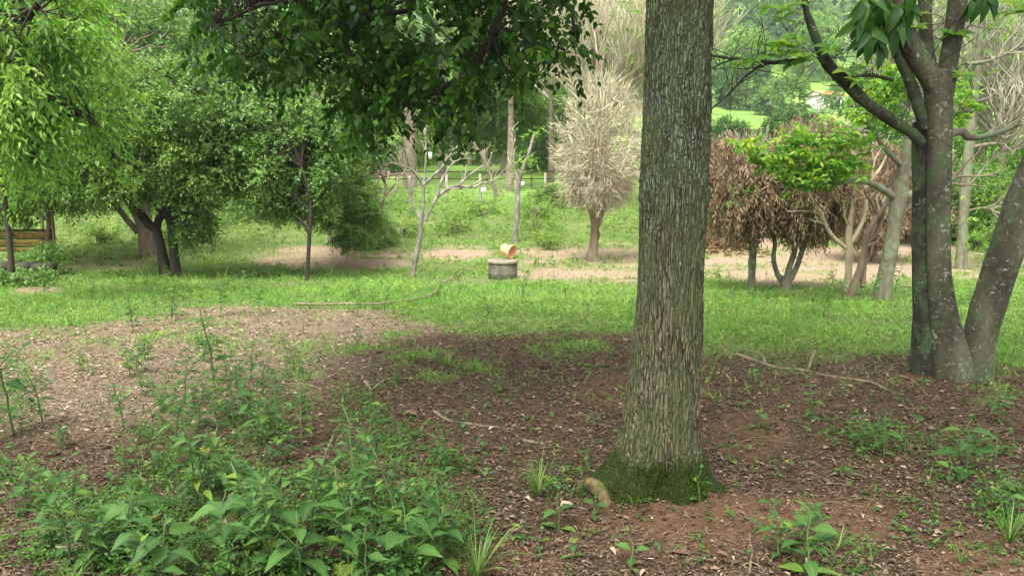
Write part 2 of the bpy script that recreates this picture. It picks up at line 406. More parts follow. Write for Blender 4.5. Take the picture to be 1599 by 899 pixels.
M['board_dark'] = plain('dark_brown_board', [(.3, (.06, .03, .012)), (.7, (.14, .075, .03))], scale=5, stretch=(.4, 1, 3), bump=.4, bdist=.01)  # darker brown for the narrow strips between the ochre boards
M['oldwood'] = plain('old_post_wood', [(.3, (.09, .065, .04)), (.7, (.22, .17, .11))], scale=9, stretch=(1, 1, .2), bump=.6, bdist=.01)
M['greypost'] = plain('grey_post_wood', [(.3, (.20, .17, .14)), (.7, (.42, .37, .31))], scale=9, stretch=(1, 1, .2), bump=.4, bdist=.01)
M['wall'] = plain('mossy_dark_masonry', [(.3, (.016, .018, .010)), (.7, (.05, .05, .032))], scale=6, bump=.6, bdist=.02, moss=((.03, .055, .015), 4, .5))
M['wire'] = plain('fence_wire', [(.3, (.12, .11, .10)), (.7, (.2, .19, .17))], rough=.5, scale=9, bump=0)
M['white'] = plain('white_paint', [(.3, (.72, .72, .70)), (.7, (.82, .82, .80))], scale=2, bump=0)
M['roof'] = plain('orange_roof_tile', [(.3, (.42, .17, .08)), (.7, (.60, .28, .14))], scale=2, bump=.4, bdist=.05)
M['glass_dark'] = plain('dark_window', [(.3, (.03, .035, .04)), (.7, (.05, .055, .06))], rough=.2, scale=2, bump=0)
# ------------------------------------------------------------------ ground
def ell(u, v, cu, cv, ru, rv, s=1.0):
    d = ((u - cu) / ru) ** 2 + ((v - cv) / rv) ** 2
    return s * (1 - sstep(.45, 1.25, d))
def zones(x, y):
    """grass cover, red soil, pale litter, foreground weeds (0..1) at ground points"""
    u, v = proj(np.stack([x, y, HT(x, y)], -1))
    wob = (fbm(x * .9, y * .9, s=41) - .5)
    wu = u + (fbm(x * .7, y * .7, s=42) - .5) * 80; wv = v + wob * 42 * sstep(380, 520, v)
    low = np.interp(wu, [0, 120, 250, 330, 450, 600, 700, 1000, 1100, 1430, 1599], [515, 520, 498, 482, 480, 492, 515, 528, 548, 556, 585])
    g = 1 - sstep(-14, 10, wv - low)
    bare = 0
    for e in ((525, 402, 140, 20, 1), (700, 396, 80, 15, .9), (920, 421, 150, 24, 1), (925, 392, 120, 15, .7), (1000, 425, 60, 18, .9), (1260, 416, 210, 32, 1),
              (1450, 408, 180, 30, 1), (1150, 385, 70, 17, .95), (40, 448, 60, 9, .9), (330, 482, 60, 10, .8), (160, 410, 90, 12, .5), (430, 442, 50, 7, .35), (720, 440, 60, 8, .4)):
        bare = np.maximum(bare, ell(wu, wv, *e))
    streak = fbm(x * .6, y * 1.5, s=44)
    bare = np.clip(bare * (1.3 - .75 * sstep(.47, .62, streak)), 0, 1)
    g = g * (1 - bare)
    p = 0
    for e in ((620, 545, 90, 24, .8), (705, 572, 90, 20, .7), (880, 540, 80, 26, .6), (470, 560, 90, 40, .45), (300, 530, 90, 30, .5), (60, 540, 110, 24, .4), (1310, 545, 150, 20, .6),
              (1570, 600, 60, 40, .6), (1380, 590, 60, 14, .3), (1230, 560, 80, 12, .4), (180, 560, 60, 20, .4)):
        p = np.maximum(p, ell(wu, wv, *e))
    g = np.maximum(g, p * sstep(.42, .6, fbm(x * 3.2, y * 3.2, s=45)))
    fw = 0
    for e in ((400, 845, 350, 110, 1), (310, 700, 120, 80, .7), (440, 650, 60, 50, .5), (575, 640, 50, 40, .7), (590, 700, 70, 50, .8), (690, 735, 60, 30, .6), (20, 800, 90, 80, .5), (20, 610, 60, 70, .6),
              (860, 760, 60, 30, .5), (1380, 690, 90, 30, .42), (1510, 720, 80, 50, .38), (1280, 870, 80, 40, .5), (1580, 790, 50, 50, .6), (690, 830, 80, 60, .7)):
        fw = np.maximum(fw, ell(wu, v, *e))
    red = 0
    for e in ((1130, 815, 150, 50, 1), (1300, 815, 110, 50, .8), (1530, 880, 120, 60, .8), (1170, 680, 80, 40, .7), (1240, 640, 60, 20, .4), (780, 880, 120, 40, .5), (1000, 830, 120, 50, .5), (960, 610, 60, 30, .6)):
        red = np.maximum(red, ell(wu, v, *e))
    red = np.maximum(red, (v < 470) * .55)
    pale = np.clip(ell(wu, v, 150, 560, 420, 130, 1) + ell(wu, v, 480, 500, 260, 40, .9), 0, 1)
    return g, red, pale, fw, u, v

def ground():
    ys = [-40, -20, -8, -2, 0, 1, 2.0]
    y = 2.3
    while y < 425:
        ys.append(y); y += max(.035, .0125 * y)
    ys = np.array(ys)
    us = np.sort(np.concatenate([np.linspace(-.85, .85, 250), np.linspace(-3.2, -.9, 16), np.linspace(.9, 3.2, 16)]))
    Y, U = np.meshgrid(ys, us, indexing='ij')
    X = U * np.maximum(Y, 3.0) + np.where(Y < 2.3, U * 9, 0) * sstep(2.3, 0, Y)
    x, yy = X.ravel(), Y.ravel()
    z = HT(x, yy)
    g, red, pale, fw, u, v = zones(x, yy)
    z = z + (fbm(x * 9, yy * 9, s=51) - .5) * .022 * (yy < 30)
    n, k = Y.shape
    i, j = np.meshgrid(np.arange(n - 1), np.arange(k - 1), indexing='ij'); a = (i * k + j).ravel()
    Fq = np.stack([a, a + 1, a + k + 1, a + k], -1)
    m, t, out = newmat('ground')
    co = N(t, 'ShaderNodeTexCoord').outputs['Object']
    at = lambda q: N(t, 'ShaderNodeAttribute', attribute_name=q).outputs['Fac']
    n1 = noise(t, co, 1.6, 5, .65); n2 = noise(t, co, 16, 4, .7); n3 = noise(t, co, 90, 3, .7)
    soil = ramp(t, n2, [(.25, (.042, .026, .014)), (.5, (.082, .051, .029)), (.75, (.142, .092, .055))])
    redc = ramp(t, n2, [(.25, (.09, .047, .025)), (.5, (.150, .080, .044)), (.8, (.22, .130, .076))])
    palec = ramp(t, n2, [(.25, (.115, .082, .050)), (.5, (.20, .150, .096)), (.8, (.33, .26, .175))])
    c = mixc(t, at('pale'), soil, palec)
    mm = N(t, 'ShaderNodeMath', operation='MULTIPLY'); t.links.new(at('red'), mm.inputs[0]); t.links.new(rng_(t, n1, .3, .55), mm.inputs[1])
    c = mixc(t, mm.outputs[0], c, redc)
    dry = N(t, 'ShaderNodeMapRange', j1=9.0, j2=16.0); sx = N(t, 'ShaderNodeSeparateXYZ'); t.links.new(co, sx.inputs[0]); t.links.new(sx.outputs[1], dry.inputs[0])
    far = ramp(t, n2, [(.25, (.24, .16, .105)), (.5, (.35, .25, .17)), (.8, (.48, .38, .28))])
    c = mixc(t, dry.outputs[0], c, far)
    gr = ramp(t, n2, [(.2, (.04, .06, .02)), (.5, (.10, .17, .035)), (.8, (.20, .29, .07))])
    ng = N(t, 'ShaderNodeMath', operation='ADD'); t.links.new(n1, ng.inputs[0]); t.links.new(n3, ng.inputs[1])
    ng2 = N(t, 'ShaderNodeMath', operation='MULTIPLY'); t.links.new(at('green'), ng2.inputs[0]); t.links.new(rng_(t, ng.outputs[0], .55, 1.05), ng2.inputs[1])
    mx_ = N(t, 'ShaderNodeMath', operation='MAXIMUM'); t.links.new(ng2.outputs[0], mx_.inputs[0]); t.links.new(at('lawn'), mx_.inputs[1])
    c = mixc(t, mx_.outputs[0], c, gr)
    lawn = ramp(t, noise(t, co, .09, 5, .6), [(.35, (.12, .24, .04)), (.5, (.19, .35, .06)), (.68, (.28, .43, .08))])
    c = mixc(t, at('lawn'), c, lawn)
    c = mixc(t, rng_(t, n3, .35, .75), mixc(t, .45, c, (0.02, .015, .01)), c)
    b = N(t, 'ShaderNodeBsdfPrincipled', i_Roughness=.95); b.inputs['Specular IOR Level'].default_value = .12
    t.links.new(c, b.inputs['Base Color'])
    bp = N(t, 'ShaderNodeBump', i_Strength=.8, i_Distance=.02); bn = noise(t, co, 45, 5, .75); t.links.new(bn, bp.inputs['Height']); t.links.new(bp.outputs[0], b.inputs['Normal'])
    t.links.new(b.outputs[0], out.inputs[0])
    lw = sstep(27, 36, yy)
    o = part('ground', np.stack([x, yy, z], -1), Fq, m, smooth=True, kind='structure', attrs=dict(green=g, red=red, pale=pale, lawn=lw))
    return o
ground()

# ------------------------------------------------------------------ grass, litter and low weeds (uncountable)
def scatter(n, y0, y1, um=.78):
    y = np.exp(rng.uniform(np.log(y0), np.log(y1), n)); x = rng.uniform(-um, um, n) * y
    return x, y
def grass():
    x, y = scatter(300000, 5.2, 33)
    g, red, pale, fw, u, v = zones(x, y)
    clump = fbm(x * 2.2, y * 2.2, s=61); dens = np.clip(g, 0, 1) * (.25 + .75 * sstep(.40, .58, clump)) * (.45 + .55 * sstep(.40, .55, fbm(x * .7, y * .7, s=65))) * np.where(y > 17, .55, 1) * (1 - .6 * sstep(30, 33, y)) + .10 * (fbm(x * 4, y * 4, s=62) > .62) * (y < 9) + .10 * (y > 9)
    keep = rng.random(len(x)) < dens * .52
    x, y, clump = x[keep], y[keep], clump[keep]
    z = HT(x, y); n = len(x)
    h = rng.uniform(.04, .13, n) * (.6 + clump) * np.interp(y, [4, 8, 14, 33], [.7, .95, 1.15, 1.6])
    d = norm(np.stack([rng.normal(0, .45, n), rng.normal(0, .45, n), np.ones(n)], -1))
    nr = norm(np.stack([rng.normal(0, .6, n), -np.ones(n), rng.normal(.5, .4, n)], -1))
    W = np.maximum(.0045, y * .00075) * rng.uniform(.7, 1.3, n)
    var = np.clip(fbm(x * .8, y * .8, s=63) * .9 - .1 + rng.normal(0, .14, n), 0, 1)
    V, Fc, vr = leaves(np.stack([x, y, z - .01], -1), d, nr, h, W, TB, var)
    # bend the tips over
    V = V.reshape(n, 5, 3); bend = rng.normal(0, 1, (n, 2)) * h[:, None] * .35
    V[:, 4, :2] += bend; V[:, 2:4, :2] += bend[:, None] * .25; V[:, 4, 2] -= np.linalg.norm(bend, axis=1) * .4
    part('grass', V.reshape(-1, 3), Fc, M['grass'], var=vr, kind='stuff')
    tag(bpy.data.objects['grass'], 'bright green grass growing in a band beyond the bare soil', 'grass')
grass()
def tangle():
    x, y = scatter(60000, 2.4, 6.5, .8); fw = zones(x, y)[3]
    keep = rng.random(len(x)) < fw * sstep(.40, .62, fbm(x * 2.6, y * 2.6, s=64)) * .45; x, y = x[keep], y[keep]; n = len(x)
    h = rng.uniform(.05, .20, n); d = norm(np.stack([rng.normal(0, .7, n), rng.normal(0, .7, n), np.ones(n)], -1)); nr = norm(np.stack([rng.normal(0, .6, n), -np.ones(n), rng.normal(.5, .4, n)], -1))
    V, Fc, vr = leaves(np.stack([x, y, HT(x, y) - .01], -1), d, nr, h, rng.uniform(.003, .006, n), TB); V = V.reshape(n, 5, 3); bend = rng.normal(0, 1, (n, 2)) * h[:, None] * .4
    V[:, 4, :2] += bend; V[:, 2:4, :2] += bend[:, None] * .25; V[:, 4, 2] -= np.linalg.norm(bend, axis=1) * .4
    part('grass_blades', V.reshape(-1, 3), Fc, M['weed_ground'], var=vr, kind='stuff'); tag(bpy.data.objects['grass_blades'], 'thin grass blades tangled among the foreground weeds', 'grass')
tangle()
def litter():
    x, y = scatter(175000, 2.4, 11.5, .80)
    g, red, pale, fw, u, v = zones(x, y)
    keep = (rng.random(len(x)) < (1.05 - .75 * g) * (1 - .72 * np.clip(red, 0, 1)) * np.interp(y, [2.4, 7, 11.5], [1, .8, .55])) & (((x - .76) ** 2 + (y - 3.62) ** 2) > .2 ** 2)
    x, y, red, pale = x[keep], y[keep], red[keep], pale[keep]; n = len(x)
    a = rng.uniform(0, 2 * np.pi, n); a = np.where(rng.random(n) < .5, rng.normal(0, .5, n), a)
    d = norm(np.stack([np.cos(a), np.sin(a), rng.normal(0, .16, n)], -1))
    nr = norm(np.stack([rng.normal(0, .28, n), rng.normal(0, .28, n), np.ones(n)], -1))
    L = rng.gamma(4, .0048, n) * np.interp(y, [2.4, 5, 11], [.85, 1.0, 1.7]); L = np.clip(L, .006, .06)
    W = L * rng.choice([.15, .3, .45, .6], n)
    var = np.clip(rng.beta(1.6, 2.6, n) + .36 * pale + .02, 0, 1) * np.where(rng.random(n) < .03, 0, 1) + np.where(rng.random(n) < .004, .9, 0)
    V, Fc, vr = leaves(np.stack([x, y, HT(x, y) + rng.uniform(.002, .016, n)], -1), d, nr, L, W, T2, np.clip(var, 0, 1))
    part('leaf_litter', V, Fc, M['litter'], var=vr, kind='stuff')
    tag(bpy.data.objects['leaf_litter'], 'dry brown leaf litter scattered over the shaded soil', 'leaf litter')
    # fallen twigs
    x, y = scatter(1700, 2.5, 12, .8)
    n = len(x); a = rng.normal(0, .8, n); L = rng.gamma(2, .035, n)
    q = np.stack([x, y, HT(x, y) + .008], -1); e = q + np.stack([np.cos(a) * L, np.sin(a) * L, 0 * L], -1); e[:, 2] = HT(e[:, 0], e[:, 1]) + .01
    Pn, Rn = arcs(q, e, rng.uniform(.001, .0035, n), .001, 4, .07, .04)
    V, Fq = tubes(Pn, Rn, 4)
    part('fallen_twigs', V, Fq, M['stick'], kind='stuff'); tag(bpy.data.objects['fallen_twigs'], 'thin fallen twigs scattered among the leaf litter', 'twigs')
    # reddish crumbs of soil
    x, y = scatter(16000, 2.4, 7, .8); n = len(x); s = rng.gamma(2, .0022, n)[:, None, None]
    t = np.array([[1, 0, 0], [-.5, .87, 0], [-.5, -.87, 0], [0, 0, 1.0]]); base = np.stack([x, y, HT(x, y) + .003], -1)
    V = base[:, None] + t[None] * s * rng.uniform(.6, 1.4, (n, 4, 1)); Fc = np.array([[0, 1, 3], [1, 2, 3], [2, 0, 3]])[None] + (np.arange(n) * 4)[:, None, None]
    part('soil_crumbs', V.reshape(-1, 3), Fc.reshape(-1, 3), M['crumb'], kind='stuff'); tag(bpy.data.objects['soil_crumbs'], 'small crumbs of red brown soil on the bare ground', 'soil')
M['crumb'] = plain('soil_crumb', [(.3, (.08, .05, .035)), (.7, (.18, .11, .075))], scale=3, bump=0)
litter()
def lowweeds():
    # near carpet and seedlings
    x, y = scatter(60000, 2.4, 11, .8)
    g, red, pale, fw, u, v = zones(x, y)
    cl = fbm(x * 4.5, y * 4.5, s=71)
    dens = fw * sstep(.38, .6, cl) * .5 + .25 * g * sstep(.45, .65, cl) + .012 + .05 * sstep(.6, .7, fbm(x * 1.7, y * 1.7, s=72))
    keep = rng.random(len(x)) < dens
    x, y = x[keep], y[keep]; n = len(x)
    h = rng.uniform(.01, .10, n) * (.5 + fw[keep]) + .01
    c = np.stack([x, y, HT(x, y) + h * .3], -1)
    d = norm(np.stack([rng.normal(0, 1, n), rng.normal(0, 1, n), rng.uniform(.2, 1.5, n)], -1))
    V, Fc, vr = sprays(c, d, 6, h + .02, .026, .014, .2, T2, .8, np.clip(rng.random(n), 0, 1))
    part('low_weeds', V, Fc, M['weed_ground'], var=vr, kind='stuff'); tag(bpy.data.objects['low_weeds'], 'small leafy weeds carpeting the soil in the foreground', 'weeds')
    # taller bank of weeds between bare soil and fence, lower ones through the grass band
    x, y = scatter(150000, 7.5, 38, .78)
    u, v = proj(np.stack([x, y, HT(x, y)], -1)); g = zones(x, y)[0]
    cl = fbm(x * .9, y * .9, s=73); c2 = fbm(x * 3.1, y * 3.1, s=74)
    hgt = sstep(.42, .60, cl) * sstep(.35, .55, c2) * np.interp(v, [285, 305, 330, 365, 385, 420, 455, 520], [.05, .26, .55, .5, .16, .05, .13, .06]) * np.interp(u, [0, 380, 560, 860, 900, 1599], [1.1, 1.1, 1.2, 1.1, .7, .6])
    keep = (rng.random(len(x)) < (.05 + 1.6 * hgt) * np.where(y < 16, 1.3, .75)) & (g > .3)
    x, y, hgt, g2, c3 = x[keep], y[keep], hgt[keep], cl[keep], rng.random(keep.sum()); n = len(x)
    q = rng.random(n) ** .6
    c = np.stack([x, y, HT(x, y) + hgt * q], -1)
    d = norm(np.stack([rng.normal(0, 1, n), rng.normal(0, 1, n), rng.uniform(0, 1.4, n)], -1))
    var = np.clip(fbm(x * 2.3, y * 2.3, s=75) * 1.9 - .5 + rng.normal(0, .12, n) + .25 * (q - .5), 0, 1)  # low leaves coloured darker, tops lighter: shade between clumps put into the colour
    for sel, nm, tl, L, lb in ((y < 16, 'weeds_in_grass', .07, .034, 'low leafy weeds mixed through the bright grass band'), (y >= 16, 'weed_bank', .15, .085, 'knee high leafy weeds on the slope below the wire fence')):
        V, Fc, vr = sprays(c[sel], d[sel], 6, tl, L, L * .55, .3, T2, .7, var[sel])
        part(nm, V, Fc, M['weed_far'], var=vr, kind='stuff'); tag(bpy.data.objects[nm], lb, 'weeds')
lowweeds()

# ------------------------------------------------------------------ main tree with furrowed bark
TY = 3.62
def worley(x, y, z, s):
    """second minus first distance to scattered cell points"""
    i, j, k = np.floor(x), np.floor(y), np.floor(z)
    f1 = np.full(np.shape(x), 9.); f2 = f1.copy()
    for a in (-1, 0, 1):
        for b in (-1, 0, 1):
            for c in (-1, 0, 1):
                I, J, K = i + a, j + b, k + c
                d = np.sqrt((I + _hash(I, J, K, s) - x) ** 2 + (J + _hash(I, J, K, s + 1) - y) ** 2 + (K + _hash(I, J, K, s + 2) - z) ** 2)
                f2 = np.where(d < f1, f1, np.minimum(f2, d)); f1 = np.minimum(f1, d)
    return f2 - f1
def main_tree():
    rows = np.array([[-900, 1012, 1118], [-300, 1010, 1116], [0, 1008, 1115], [100, 1006, 1112], [200, 1001, 1110], [300, 998, 1107], [400, 996, 1101], [450, 994, 1099], [500, 990, 1098], [560, 983, 1095], [600, 978, 1094],
                     [640, 972, 1094], [674, 967, 1094], [700, 960, 1098], [720, 951, 1102], [740, 938, 1108], [760, 930, 1116], [800, 916, 1128], [830, 905, 1136]], float)
    zt = np.array([P(1050, r[0], TY)[2] for r in rows])
    l = np.array([P(r[1], r[0], TY)[0] for r in rows]); r_ = np.array([P(r[2], r[0], TY)[0] for r in rows])
    o = np.argsort(zt); zt, l, r_ = zt[o], l[o], r_[o]
    root = thing('furrowed_tree', 'thick upright tree trunk with deeply furrowed bark, lichen patches and a mossy foot', 'tree', (.76, TY, 0.03))
    def surf(z0, z1, nz, nt_, disp=True):
        z = np.linspace(z0, z1, nz); th = np.arange(nt_) * 2 * np.pi / nt_
        Z, T = np.meshgrid(z, th, indexing='ij'); s = np.sin(T)
        L = np.interp(Z, zt, l); Rr = np.interp(Z, zt, r_); cx = (L + Rr) / 2; rad = (Rr - L) / 2
        cxs = 0
        c, s = np.cos(T), np.sin(T)
        fl = sstep(.34, .0, Z); rad = rad * (1 + .20 * sstep(.16, -.02, Z) * (1 - .5 * np.clip(-s, 0, 1)))
        lobe = (.08 * np.cos(T * 3 + 2.5) + .11 * np.cos(T * 6 + .6) + .06 * np.cos(T * 11 + 1.1)) * fl
        rad = rad * (1 + lobe - .02) * (1 - .30 * fl * np.clip(-s, 0, 1) ** 1.5)
        h = np.ones_like(Z)
        if disp:
            px_, py_ = c * .165, s * .165
            wx = (fbm(px_ * 11, py_ * 11, Z * 5, s=81, o=3) - .5) * .05; wy = (fbm(px_ * 11, py_ * 11, Z * 5, s=82, o=3) - .5) * .05
            flaky = sstep(.7, 1.7, Z)
            w1 = worley((px_ + wx) * 55, (py_ + wy) * 55, Z * 4.5, 83)
            w2 = worley((px_ + wx) * 85, (py_ + wy) * 85, Z * 16.0, 84)
            w3 = worley((px_ + wx) * 130, (py_ + wy) * 130, Z * 18, 85)
            big = sstep(.02, .42, w1); fl_ = sstep(.02, .40, w2)
            h = big * (1 - .62 * flaky) + fl_ * .62 * flaky
            h = h * (.72 + .28 * sstep(.0, .35, w3)) + (fbm(px_ * 130, py_ * 130, Z * 70, s=86, o=2) - .5) * .22
            h = np.clip(h, 0, 1.1)
            rad = rad + (h - .8) * .0085 + (fbm(px_ * 14, py_ * 14, Z * 6, s=88) - .5) * .012
        X = cx + c * rad; Yp = TY + s * rad
        V = np.stack([X, Yp, Z], -1).reshape(-1, 3)
        i, j = np.meshgrid(np.arange(nz - 1), np.arange(nt_), indexing='ij')
        a = (i * nt_ + j).ravel(); b = (i * nt_ + (j + 1) % nt_).ravel()
        return V, np.stack([a, b, b + nt_, a + nt_], -1), h.ravel()
    V1, F1, h1 = surf(-.12, 2.55, 350, 360)
    V2, F2, h2 = surf(2.53, 5.6, 40, 48, False); h2 = h2 * .7
    m, t, out = newmat('furrowed_bark')
    co = N(t, 'ShaderNodeTexCoord').outputs['Object']; hh = N(t, 'ShaderNodeAttribute', attribute_name='ridge').outputs['Fac']
    nz = noise(t, co, 9, 5, .65, (1, 1, .4)); nf = noise(t, co, 110, 3, .7)
    wn = N(t, 'ShaderNodeTexNoise'); wn.inputs['Scale'].default_value = 9; wn.inputs['Detail'].default_value = 3
    mpw = N(t, 'ShaderNodeMapping'); mpw.inputs['Scale'].default_value = (1, 1, .55); t.links.new(co, mpw.inputs[0]); t.links.new(mpw.outputs[0], wn.inputs['Vector'])
    wc = N(t, 'ShaderNodeVectorMath', operation='MULTIPLY_ADD'); wc.inputs[1].default_value = (.05, .05, .10); t.links.new(wn.outputs['Color'], wc.inputs[0]); t.links.new(co, wc.inputs[2])
    def crack(sc, zs, w0, w1):
        mp = N(t, 'ShaderNodeMapping'); mp.inputs['Scale'].default_value = (sc, sc, zs); t.links.new(wc.outputs[0], mp.inputs[0])
        v_ = N(t, 'ShaderNodeTexVoronoi'); v_.feature = 'DISTANCE_TO_EDGE'; v_.inputs['Scale'].default_value = 1; t.links.new(mp.outputs[0], v_.inputs['Vector'])
        return rng_(t, v_.outputs['Distance'], w0, w1)
    def mth(a, b, op='MULTIPLY'):
        q = N(t, 'ShaderNodeMath', operation=op)
        for k_, s_ in enumerate((a, b)):
            if isinstance(s_, (int, float)): q.inputs[k_].default_value = s_
            else: t.links.new(s_, q.inputs[k_])
        return q.outputs[0]
    sx0 = N(t, 'ShaderNodeSeparateXYZ'); t.links.new(co, sx0.inputs[0]); up0 = rng_(t, sx0.outputs[2], .7, 1.6)
    kA = crack(76, 4.6, .0, .17); kB = crack(74, 18, .0, .13); kC = crack(130, 22, .0, .16)
    fm = N(t, 'ShaderNodeMix'); t.links.new(up0, fm.inputs[0]); t.links.new(kA, fm.inputs[2]); t.links.new(mth(kA, kB, 'MINIMUM'), fm.inputs[3])
    pat = mth(mth(fm.outputs[0], mth(mth(kC, .35), .65, 'ADD')), mth(mth(noise(t, co, 240, 3, .7), .5), .75, 'ADD'))
    hh2 = mth(mth(pat, .85), mth(hh, .22), 'ADD')
    c = ramp(t, hh2, [(.10, (.018, .015, .009)), (.34, (.070, .059, .034)), (.72, (.152, .132, .076)), (1, (.22, .195, .12))])
    c = mixc(t, rng_(t, nz, .36, .58), c, mixc(t, .60, c, (.085, .108, .042)))
    sx = N(t, 'ShaderNodeSeparateXYZ'); t.links.new(co, sx.inputs[0])
    upz = N(t, 'ShaderNodeMapRange', j1=.9, j2=1.9, j3=0.0, j4=1.0); t.links.new(sx.outputs[2], upz.inputs[0]); upz = upz.outputs[0]
    def mul(a, b, op='MULTIPLY'):
        q = N(t, 'ShaderNodeMath', operation=op)
        for k_, s_ in enumerate((a, b)):
            if isinstance(s_, (int, float)): q.inputs[k_].default_value = s_
            else: t.links.new(s_, q.inputs[k_])
        return q.outputs[0]
    lich = mul(mul(rng_(t, noise(t, co, 5.5, 5, .7, (1, 1, .6)), .41, .50), rng_(t, hh2, .25, .6)), mul(upz, 1.0, 'MULTIPLY'))
    c = mixc(t, lich, c, ramp(t, nf, [(.3, (.10, .15, .072)), (.7, (.18, .24, .135))]))
    l2 = mul(mul(rng_(t, noise(t, co, 3.2, 4, .65), .53, .60), rng_(t, hh2, .3, .7)), upz)
    c = mixc(t, l2, c, (.19, .235, .18))
    vo = N(t, 'ShaderNodeTexVoronoi'); vo.inputs['Scale'].default_value = 26; t.links.new(co, vo.inputs['Vector'])
    sp = mul(mul(rng_(t, mul(noise(t, co, 9, 2), vo.outputs['Distance'], 'SUBTRACT'), .38, .44), rng_(t, hh, .45, .8)), .8)
    c = mixc(t, sp, c, (.34, .35, .29))
    mz = N(t, 'ShaderNodeMapRange', j1=.40, j2=.02); t.links.new(sx.outputs[2], mz.inputs[0])
    mo = rng_(t, mul(mz.outputs[0], mth(noise(t, co, 6, 5, .85), 1.35), 'ADD'), 1.02, 1.28)
    c = mixc(t, mo, c, ramp(t, nf, [(.3, (.014, .020, .006)), (.7, (.050, .078, .011))]))
    b = N(t, 'ShaderNodeBsdfPrincipled', i_Roughness=.9); b.inputs['Specular IOR Level'].default_value = .15
    t.links.new(c, b.inputs['Base Color'])
    bp = N(t, 'ShaderNodeBump', i_Strength=1.0, i_Distance=.012); t.links.new(pat, bp.inputs['Height']); t.links.new(bp.outputs[0], b.inputs['Normal'])
    t.links.new(b.outputs[0], out.inputs[0])
    V, Fq = join([(V1, F1), (V2, F2)])
    part('trunk', V, Fq, m, root, smooth=True, attrs=dict(ridge=np.concatenate([h1, h2])))
    # moss tufts on the foot
    z = rng.uniform(.0, .46, 30000); th = rng.uniform(0, 2 * np.pi, 30000)
    keep = (vn(np.cos(th) * 3.4 + 5, np.sin(th) * 3.4, z * 9, 87) * .85 + (1 - z / .46) * .6 > .80) & (np.sin(th) < .55)
    z, th = z[keep], th[keep]
    iz = np.clip(((z + .12) / 2.67 * 349).astype(int), 0, 349); it = (th / (2 * np.pi) * 360).astype(int) % 360
    p = V1[iz * 360 + it]; outd = np.stack([np.cos(th), np.sin(th), np.full(len(th), .5)], -1) + rng.normal(0, .4, (len(th), 3))
    Vm, Fm, vm = leaves(p, outd, rdir(len(p)), rng.uniform(.005, .013, len(p)), .0022, T2)
    part('moss', Vm, Fm, M['moss'], root, var=vm, kind='stuff')
    # surface roots
    # limbs high above that carry the hanging canopy
    limbs = []
    def lb(pts, r0, r1):
        a = np.array(pts, float); rr = np.linspace(r0, r1, len(a))[:, None]
        sp_ = spline(np.hstack([a, rr]), 8); V_, F_ = tubes(sp_[:, :3], sp_[:, 3], 10, .12); part('branch', V_, F_, M['bark_dark'], root, smooth=True); limbs.append(sp_)
    pA = [(.80, 3.62, 4.9), (.4, 4.4, 4.3), (.12, 4.85, 3.3), P(785, 0, 4.9), P(765, 62, 4.9), P(735, 105, 5.0), P(690, 140, 5.1), P(640, 165, 5.2)]
    lb(pA, .055, .008)
    lb([pA[5], P(700, 92, 5.0), P(660, 85, 5.1)], .012, .004)
    lb([pA[4], P(790, 110, 5.0), P(800, 150, 5.0)], .012, .004)
    lb([(.80, 3.62, 4.5), (.1, 4.1, 4.0), (-.5, 4.6, 3.1), P(600, 5, 4.9), P(530, 40, 5.0), P(450, 60, 5.0), P(390, 90, 5.1)], .05, .006)
    lb([(.1, 4.1, 4.0), (-.8, 4.4, 3.2), P(480, -20, 5.0), P(400, 10, 5.3), P(340, 40, 5.6)], .035, .005)
    lb([P(640, -20, 4.95), P(640, 15, 5.0), P(570, 30, 5.3), P(510, 85, 5.5), P(480, 120, 5.5)], .02, .005)
    lb([(.80, 3.62, 5.3), (.7, 4.8, 4.4), P(880, -60, 5.4), P(893, 20, 5.3), P(896, 60, 5.3), P(875, 88, 5.3)], .025, .003)
    lb([P(530, 40, 5.0), P(560, 110, 5.1), P(585, 180, 5.1)], .01, .003)
    lb([(.80, 3.62, 5.0), (1.6, 3.5, 5.6), (2.6, 3.2, 6.2)], .06, .02); lb([(.80, 3.62, 5.1), (.3, 2.9, 5.8), (-.4, 1.6, 6.2)], .06, .02)
    lb([(.80, 3.62, 5.2), (1.2, 5, 6.2), (1.5, 6.4, 7.2)], .06, .02)
    # hanging foliage: twig points inside the outline the crown shows below the frame top
    poly_u = np.array([285, 300, 340, 400, 425, 470, 520, 545, 580, 620, 660, 700, 740, 790, 832, 845, 865, 885, 905, 925])
    poly_v = np.array([40, 100, 140, 175, 182, 130, 150, 232, 248, 215, 222, 238, 205, 200, 165, 118, 95, 60, 35, 0])
    n = 1430
    u = rng.uniform(285, 860, n * 4); v = rng.uniform(-260, 245, n * 4); y = rng.uniform(4.5, 6.2, n * 4)
    lim = np.interp(u, poly_u, poly_v) - 36 + (fbm(u * .03, u * 0, s=95) - .5) * 60
    hole = fbm(u * .024, v * .028, s=91)
    keep = (v < lim) & (hole > .47) & ~(((u - 690) / 30) ** 2 + ((v - 45) / 24) ** 2 < 1) & ~(((u - 515) / 16) ** 2 + ((v - 118) / 36) ** 2 < 1) & ~(((u - 640) / 20) ** 2 + ((v - 168) / 34) ** 2 < 1) & ~(((u - 790) / 18) ** 2 + ((v - 105) / 20) ** 2 < 1)
    # fewer towards the right edge
    keep &= rng.random(len(u)) < np.interp(u, [300, 360, 820, 850, 930], [.35, 1, .95, .5, .3])
    u, v, y = u[keep][:n], v[keep][:n], y[keep][:n]
    ue = np.concatenate([rng.uniform(870, 912, 16), rng.uniform(835, 900, 16), rng.uniform(850, 905, 8)]); ve = np.concatenate([rng.uniform(-40, 70, 16), rng.uniform(-90, 0, 16), rng.uniform(60, 95, 8)]); ye = rng.uniform(5.1, 5.5, 40)
    u = np.concatenate([u, ue]); v = np.concatenate([v, ve]); y = np.concatenate([y, ye])
    c = P(u, v, y)
